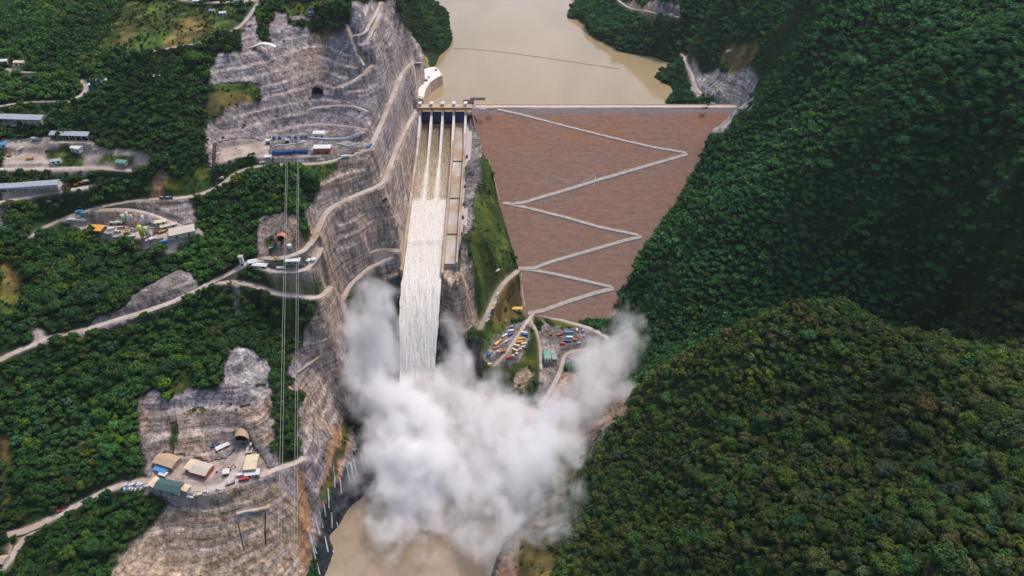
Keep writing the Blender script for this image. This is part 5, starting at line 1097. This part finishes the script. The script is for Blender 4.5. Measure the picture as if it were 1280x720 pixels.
# two aerial cable pairs that drop from the substation to the tunnel terrace
def cable(u0, v0, z0, u1, v1, label, sag=0, r=.16):
    a = W(u0, v0, z0); b_ = W(u1, v1, 127); q = MB(); n_ = 24; pr = None
    for k in range(n_ + 1):
        t_ = k / n_; p_ = a * (1 - t_) + b_ * t_; p_[2] -= sag * 4 * t_ * (1 - t_)
        if pr is not None: q.bar(pr, p_, r, 5)
        pr = p_.copy()
    tag(q.build('aerial_cable', P('cable_grey', (0.36, 0.37, 0.33), .5)), label, 'cable')
cable(357.5, 200, 290, 346, 760, 'outer left strand of the pale cables hanging down from the substation'); cable(359.3, 200, 290, 350, 760, 'inner left strand of the pale cables hanging down from the substation')
cable(373.5, 199, 290, 371, 760, 'outer right strand of the pale cables hanging down from the substation'); cable(371.7, 199, 290, 367, 760, 'inner right strand of the pale cables hanging down from the substation')
# concrete plant
silo(179.5, 298, 2.4, 16, 'lime', 'tall lime yellow silo of the concrete plant'); silo(186, 297, 2.3, 13.5, 'palegreen', 'pale green silo right of the tall lime yellow silo'); silo(157, 280, 2.4, 11, 'palegreen', 'short pale green silo near the plant road')
silo(164.5, 283, 1.5, 18, 'white', 'slim tall white tower silo in the concrete plant'); silo(168, 281, 1.2, 13, 'white', 'slim shorter white silo beside the tall white tower'); silo(182, 282, 1.5, 12, 'white', 'white silo behind the lime yellow silo')
B(122, 289, 17, 11, 4.5, 'orange roofed shed at the left of the concrete plant', 'amber', 'brown', -0.1, 1.2)
B(229, 293, 26, 15, 5.5, 'large beige flat roofed shed at the right end of the plant', 'beige', 'beige', R(24), .8)
B(212, 285, 17, 5, 3.5, 'narrow beige roofed hut left of the large beige shed', 'beige', 'beige', R(28), .6); B(202, 281, 11, 6, 3.5, 'cream roofed hut by the arc road of the concrete plant', 'cream', 'white', R(20), .8)
p = hit(190, 294); e = empty('conveyor', (p[0], p[1], p[2]), R(35), 'long inclined conveyor between the plant silos and the beige shed', 'conveyor'); q = MB(); q.bar((-2, 0, 9), (22, 0, 1.5), .7, 4); q.build('belt', paint('brown'), e)
for x in (3, 11, 19): q = MB(); q.bar((x, 0, -1), (x, 0, 8.3 - x * .31), .22); q.build('leg', paint('grey'), e)
p = hit(172, 287); e = empty('batching_tower', (p[0], p[1], p[2]), .2, 'brownish steel batching tower among the silos', 'tower')
q = MB(); q.box(-2.5, 2.5, -2.5, 2.5, 5, 10, .1); q.build('body', paint('tan'), e)
for a in (-2.2, 2.2):
    for b_ in (-2.2, 2.2): q = MB(); q.bar((a, b_, -.5), (a, b_, 5), .25); q.build('leg', paint('grey'), e)
q = MB(); q.prism([(-3, 10.1), (3, 10.1), (0, 11.6)], -3, 3, 'x'); q.build('roof', paint('brown'), e)
for (u, v, rz, c, k, lab) in [(92, 280, 5, 'white', 'lorry', 'white lorry at the far left of the concrete plant'), (105, 280, 5, 'white', 'lorry', 'white lorry between the left lorry and the orange roofed shed'), (112, 290, -15, 'white', 'truck', 'white dump truck in front of the orange roofed shed'), (119, 292, -20, 'white', 'truck', 'white dump truck below the orange roofed shed'),
    (143, 281, 0, 'white', 'mixer', 'white mixer truck right of the orange roofed shed'), (150, 281, 0, 'white', 'mixer', 'white mixer truck left of the short pale green silo'), (165, 298, 20, 'white', 'mixer', 'white mixer truck left of the lime yellow silo'), (188, 302, 45, 'white', 'truck', 'white dump truck below the pale green silo'), (193, 302, 45, 'white', 'mixer', 'white mixer truck right below the silos'),
    (158, 292, 60, 'orange', 'digger', 'orange excavator in the middle of the concrete plant'), (204, 291, 30, 'orange', 'truck', 'orange dump truck left of the beige huts'), (147, 300, 0, 'grey', 'truck', 'grey dump truck at the lower edge of the plant'), (101, 267, 20, 'bright_blue', 'lorry', 'blue lorry on the road above the concrete plant'), (205, 249, 5, 'dark', 'truck', 'dark truck on the hillside road by the rock patch'), (212, 249, 5, 'blue', 'truck', 'blue truck behind the dark truck on the hillside road')]:
    vehicle(k, u, v, rz, c, lab)
for (u, v, rz, c, lab) in [(107, 270, 10, 'seagreen', 'sea green container just inside the plant road'), (140, 288, 20, 'white', 'white container near the middle of the concrete plant'), (147, 291, -10, 'beige', 'beige container in the middle of the concrete plant'), (152, 286, 5, 'tan', 'tan container left of the tall white tower'), (200, 300, 30, 'tan', 'tan container at the lower right of the plant'), (206, 304, 20, 'bright_blue', 'light blue container at the bottom tip of the plant'), (196, 292, 35, 'brown', 'brown container between silos and beige huts'), (136, 296, -15, 'grey', 'grey container at the lower left of the plant')]:
    container(u, v, rz, c, lab)
# junction, parked plant and tunnel mouth
B(316, 330, 8, 6, 4, 'white hut right at the road junction', 'white', 'white', .3); B(326, 334, 16, 5, 3, 'long low white roofed hut below the junction', 'white', 'tan', -0.12, .8); B(304, 332, 4, 3.5, 12, 'tall pale concrete pillar hut left of the junction', 'beige', 'white', 0, .6, doors=1, windows=0)
B(368, 333, 15, 6, 4, 'white roofed workshop on the loop road', 'white', 'grey', .05, .8)
tank(386, 329, 2.6, 3.5, 'white', 'white', 'round white tank right of the loop road workshop'); tank(392, 327, 2.6, 3.5, 'white', 'white', 'round white tank at the right end of the loop road'); tank(363, 312, 2.5, 3, 'white', 'white', 'lone round white tank below the orange tunnel mouth')
for (u, v, rz, c, k, lab) in [(344, 329, 10, 'orange', 'digger', 'orange excavator on the bench road right of the junction'), (287, 355, -10, 'amber', 'digger', 'amber excavator where the lower road leaves the junction'), (394, 298, 70, 'yellow', 'digger', 'yellow excavator on the steep bend of the bench road'), (378, 334, 10, 'blue', 'pickup', 'blue pickup between the workshop and the white tank'), (352, 337, 5, 'white', 'lorry', 'white lorry left of the loop road workshop'), (314, 336, 10, 'dark', 'pickup', 'dark pickup just below the junction hut'),
    (340, 312, 30, 'blue', 'truck', 'blue truck on the ledge below the rock patch'), (63, 424, 20, 'dark', 'pickup', 'dark pickup at the gate of the spur road'), (66, 422, 20, 'white', 'car', 'white car beside the dark pickup at the spur road'), (325, 365, -15, 'dark', 'truck', 'dark truck on the pale lower road'), (373, 372, 0, 'white', 'car', 'white car on the pale lower road near the bend'),
    (494, 305, 80, 'blue', 'pickup', 'blue pickup at the top of the cliff road left of the chute'), (881, 136, 0, 'dark', 'truck', 'dark truck on the dam crest near its right end'), (798, 294, 20, 'dark', 'truck', 'dark truck at a hairpin of the dam track')]:
    vehicle(k, u, v, rz, c, lab, z=(CREST_Z + .7) if u == 881 else None)
def portal(u, v, r, label, frame, depth=6, rz=0.0):
    p = hit(u, v); e = empty('tunnel_portal', (p[0], p[1], p[2]), rz, label, 'tunnel portal'); n_ = 12
    arc = [(r * math.cos(math.pi * k / n_), r * .55 + r * .9 * math.sin(math.pi * k / n_)) for k in range(n_ + 1)]; arc = [(r, -1)] + arc + [(-r, -1)]
    arc2 = [((r + 1.1) * math.cos(math.pi * k / n_), r * .55 + (r * .9 + 1.1) * math.sin(math.pi * k / n_)) for k in range(n_ + 1)]; arc2 = [(r + 1.1, -1)] + arc2 + [(-r - 1.1, -1)]
    q = MB(); m_ = len(arc)
    vs = [(a, -depth, b_) for a, b_ in arc] + [(a, -depth, b_) for a, b_ in arc2] + [(a, depth, b_) for a, b_ in arc] + [(a, depth, b_) for a, b_ in arc2]; fs = []
    for k in range(m_ - 1): fs += [(k, k + 1, m_ + k + 1, m_ + k), (m_ + k, m_ + k + 1, 3 * m_ + k + 1, 3 * m_ + k), (k + 1, k, 2 * m_ + k, 2 * m_ + k + 1)]
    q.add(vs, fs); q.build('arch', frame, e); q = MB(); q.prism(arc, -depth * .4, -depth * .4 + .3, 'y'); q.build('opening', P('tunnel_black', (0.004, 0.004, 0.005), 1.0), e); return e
portal(306, 552, 6.5, 'big dark tunnel mouth under the rock cut on the terrace', M['conc2'], 5); portal(353, 300, 4.5, 'small tunnel mouth with an orange brick surround', P('orange_brick', (0.50, 0.20, 0.10)), 3)
portal(398, 117, 6.0, 'dark cave mouth in the quarry wall', M['dark'], 4)
# tunnel terrace
B(211, 580, 22, 13, 6, 'tan roofed building at the left of the tunnel terrace', 'tan', 'tan', R(-18), 1.4); B(203, 589, 13, 6, 3.5, 'low blue roofed hut in front of the tan roofed building', 'bright_blue', 'white', R(-18), .7); B(205, 594, 7, 4, 3, 'small white hut below the blue roofed hut', 'white', 'white', R(-18), .5)
B(254, 590, 17, 13, 6, 'grey roofed house with a brick red wall on the terrace', 'beige', 'brick', R(-16), 1.2); B(241, 586, 7, 11, 6, 'cream roofed annex left of the grey roofed house', 'cream', 'cream', R(-16), 1.0)
B(214, 613, 24, 11, 6, 'dark grey green roofed shed at the edge of the terrace', 'green', 'grey', R(-12), 2.0); B(215, 621, 13, 5, 2.5, 'pale flat hut below the dark green shed', 'beige', 'white', R(-14), .4); B(195, 606, 7, 9, 4, 'cream roofed hut left of the dark green shed', 'cream', 'cream', R(-30), .6)
B(316, 583, 11, 17, 6, 'bright cream roofed building by the tunnel road', 'cream', 'beige', R(6), .8); B(317, 595, 13, 6, 5, 'white cream roofed hut below the bright cream building', 'white', 'cream', R(10), .6)
B(313, 563, 5, 10, 3, 'narrow pale roofed hut right of the tunnel mouth', 'beige', 'beige', R(6), .5); B(232, 612, 9, 6, 3.5, 'cream roofed hut right of the dark green shed', 'cream', 'white', R(-20), .6)
B(279, 560, 12, 4, 3, 'narrow pale hut on the slope left of the tunnel mouth', 'white', 'beige', R(38), .5); B(284, 593, 5, 5, 4, 'small white tank house in the middle of the terrace', 'white', 'white', .2, .5)
for (u, v, rz, c, k, lab) in [(306, 601, 15, 'red', 'lorry', 'red lorry below the white cream hut on the terrace'), (304, 596, 10, 'white', 'lorry', 'white lorry just above the red lorry on the terrace'), (289, 606, 25, 'grey', 'truck', 'grey dump truck at the rim of the terrace'), (286, 588, 30, 'red', 'digger', 'red excavator beside the small white tank house'), (315, 556, 90, 'dark', 'truck', 'dark truck parked at the tunnel mouth'), (266, 559, 30, 'blue', 'digger', 'blue excavator on the ledge left of the tunnel mouth'), (273, 613, 20, 'white', 'pickup', 'white pickup on the terrace rim left of the grey dump truck'),
    (75, 640, 35, 'red', 'digger', 'lone red excavator beside the lower left forest road'), (258, 616, -10, 'white', 'car', 'white car alone on the terrace below the houses'), (249, 621, 10, 'cream', 'truck', 'cream dump truck at the lower lip of the terrace'), (240, 623, -10, 'white', 'truck', 'white dump truck right of the pale flat hut'), (182, 610, 40, 'white', 'pickup', 'white pickup left of the cream hut near the dark green shed')]:
    vehicle(k, u, v, rz, c, lab)
W10 = ['first', 'second', 'third', 'fourth', 'fifth', 'sixth', 'last']
for r_i, vv in enumerate((608, 613)):
    for k in range(7):
        o = vehicle('car', 156.5 + 3.3 * k + r_i, vv - .25 * k, 75 + rng.uniform(-8, 8), ['white', 'grey', 'white', 'white', 'bright_blue', 'white', 'white'][(k + 3 * r_i) % 7], f'{W10[k]} car from the left in the {"upper" if r_i == 0 else "lower"} row left of the green shed'); o['group'] = 'cars parked in two rows on the terrace road'
B(4, 690, 12, 9, 4, 'brown roofed house at the lower left edge among bushes', 'brown', 'beige', .3); B(4, 702, 10, 8, 4, 'tan roofed house at the lower left edge below the brown one', 'tan', 'white', -.2); B(38, 716, 14, 9, 4, 'grey roofed house at the bottom left corner of the wood', 'grey', 'white', 0.1)
tag(rib_on_ground(pl('296 642 318 637 338 634'), 4, .5, 'concrete_slab', M['conc']), 'pale concrete slab ledge on the rock face below the terrace', 'slab')
# shotcrete drains and log-like beams on the faces
strip_thing(pl('298 655 301 668 306 690'), .4, 'drain_crack', 'dark drain slot running down the lower rock face', 'drain', M['dark']); strip_thing(pl('332 640 331 660 332 682'), .4, 'drain_crack', 'dark drain slot right of the longer one on the rock face', 'drain', M['dark'])
strip_thing(pl('300 508 306 508 313 506'), 1.5, 'steel_beam', 'dark beam lying on the ledge above the tunnel mouth', 'beam', P('beam_brown', (0.06, 0.03, 0.03)), 1); strip_thing(pl('320 482 327 482 333 482'), 1.8, 'steel_beam', 'dark beam on the upper ledge of the pale rock face', 'beam', P('beam_brown', (0.06, 0.03, 0.03)), 1)
pa, pb = hit(372, 468), hit(400, 448); q = MB(); q.bar(pa + [0, 0, 1.2], pb + [0, 0, 1.2], .9, 8); tag(q.build('pipe', M['conc']), 'pale straight pipe slanting over the ledge left of the mist', 'pipe')
strip_thing(pl('386 665 392 690 400 720'), .8, 'hose', 'pale hose looping down the dark wall at the bottom', 'hose', M['falls'], 1)
# worker camp at the dam toe
for (u, v, rz, c, lab, L_) in [(655, 417, -12, 'white', 'white container with a dark blue neighbour at the top right of the camp', 9), (656, 420, -12, 'blue', 'dark blue container below the top right white one in the camp', 9), (651, 425, 10, 'amber', 'amber container in the right block of the camp', 8), (650, 429, 5, 'amber', 'amber container stacked close below the other amber one', 8), (646, 433, -20, 'cream', 'cream container at the left of the right camp block', 9), (655, 431, 10, 'cream', 'cream container right of the amber containers', 8), (654, 435, 15, 'beige', 'beige container at the right edge of the camp', 7), (644, 439, -35, 'cream', 'lowest large cream container of the camp', 9), (650, 438, 10, 'beige', 'small beige container right of the lowest cream one', 5),
    (631, 421, 40, 'white', 'white container at the left side of the camp', 9), (638, 419, 40, 'blue', 'blue container between white ones at the camp top', 7), (639, 415, 10, 'white', 'white container at the very top of the camp', 8), (624, 428, 45, 'yellow', 'yellow container at the left side of the camp', 9), (621, 431, 45, 'cream', 'cream container below the yellow one at the camp left', 7), (620, 436, 30, 'brick', 'rusty red container at the left corner of the camp', 8), (629, 441, 10, 'red', 'bright red container at the bottom of the camp', 6), (636, 448, 15, 'red', 'red container at the lowest end of the camp', 7), (623, 441, 0, 'palegreen', 'pale green container at the bottom left of the camp', 5), (612, 457, 0, 'cream', 'lone small cream container in the green below the camp', 5),
    (711, 417, 0, 'bright_blue', 'long light blue container above the dark blue one right of the hall', 14), (709, 427, -5, 'blue', 'dark blue container in the container yard right of the hall', 10), (712, 423, 0, 'white', 'pale container between the light and dark blue ones', 9), (718, 426, 0, 'brick', 'rusty red container right of the dark blue one', 6), (721, 414, 90, 'cream', 'cream topped container at the top of the container yard', 5), (729, 415, 70, 'bright_blue', 'short light blue container at the right end of the yard', 6), (730, 421, 80, 'grey', 'grey container below the short light blue one', 6), (703, 431, -5, 'red', 'thin red container at the lower left of the yard', 7), (724, 430, 10, 'grey', 'grey container at the bottom right of the yard', 6)]:
    container(u, v, rz, c, lab, L_)
tank(611, 444, 3.2, 3.5, 'bright_blue', 'blue', 'round blue tank at the left foot of the camp'); tank(646, 443, 1.5, 2.2, 'white', 'white', 'small round white tank below the cream containers'); tank(641, 446, 1.5, 2.2, 'white', 'cream', 'second small round tank at the lower right of the camp')
B(684, 447, 8, 15, 6, 'sea green roofed hall below the dam toe', 'seagreen', 'white', R(4), .9); B(692, 447, 5, 15, 4, 'narrow grey roofed lean-to right of the green hall', 'grey', 'white', R(8), .4); B(646, 388, 15, 5, 4, 'long yellow roofed hut at the left foot of the dam', 'yellow', 'cream', R(0), .6)
for (u, v, rz, c, k, lab) in [(622, 370, 70, 'white', 'truck', 'topmost white truck parked along the road beside the dam'), (620.5, 376, 70, 'grey', 'truck', 'grey truck second from the top beside the dam road'), (619, 381, 68, 'white', 'truck', 'white truck third from the top beside the dam road'), (617, 386, 65, 'yellow', 'truck', 'yellow truck parked along the dam road'), (616, 391, 62, 'dark', 'lorry', 'dark lorry below the yellow truck on the dam road'), (613, 397, 60, 'blue', 'truck', 'blue truck at the lower end of the row on the dam road'), (610, 401, 60, 'white', 'truck', 'last white truck below the blue one on the dam road'),
    (632, 429, 40, 'white', 'truck', 'white truck in the middle of the worker camp'), (635, 426, 40, 'white', 'pickup', 'white pickup in the middle of the worker camp'), (629, 432, 40, 'grey', 'pickup', 'grey pickup in the middle of the worker camp'), (641, 409, 60, 'blue', 'truck', 'blue truck on the road into the worker camp'), (700, 419, 20, 'red', 'truck', 'red truck left of the light blue container'), (688, 419, -30, 'orange', 'digger', 'orange excavator between the camp and the container yard'), (676, 461, 90, 'white', 'truck', 'white truck on the track below the green hall'), (622, 340, 40, 'white', 'truck', 'white truck at the upper end of the road beside the dam'),
    (614, 137, 0, 'orange', 'truck', 'orange truck on the dam crest near the gates'), (604, 138, 0, 'white', 'truck', 'white truck on the dam crest next to the gates')]:
    vehicle(k, u, v, rz, c, lab, z=(CREST_Z + .7) if v < 139 else None)
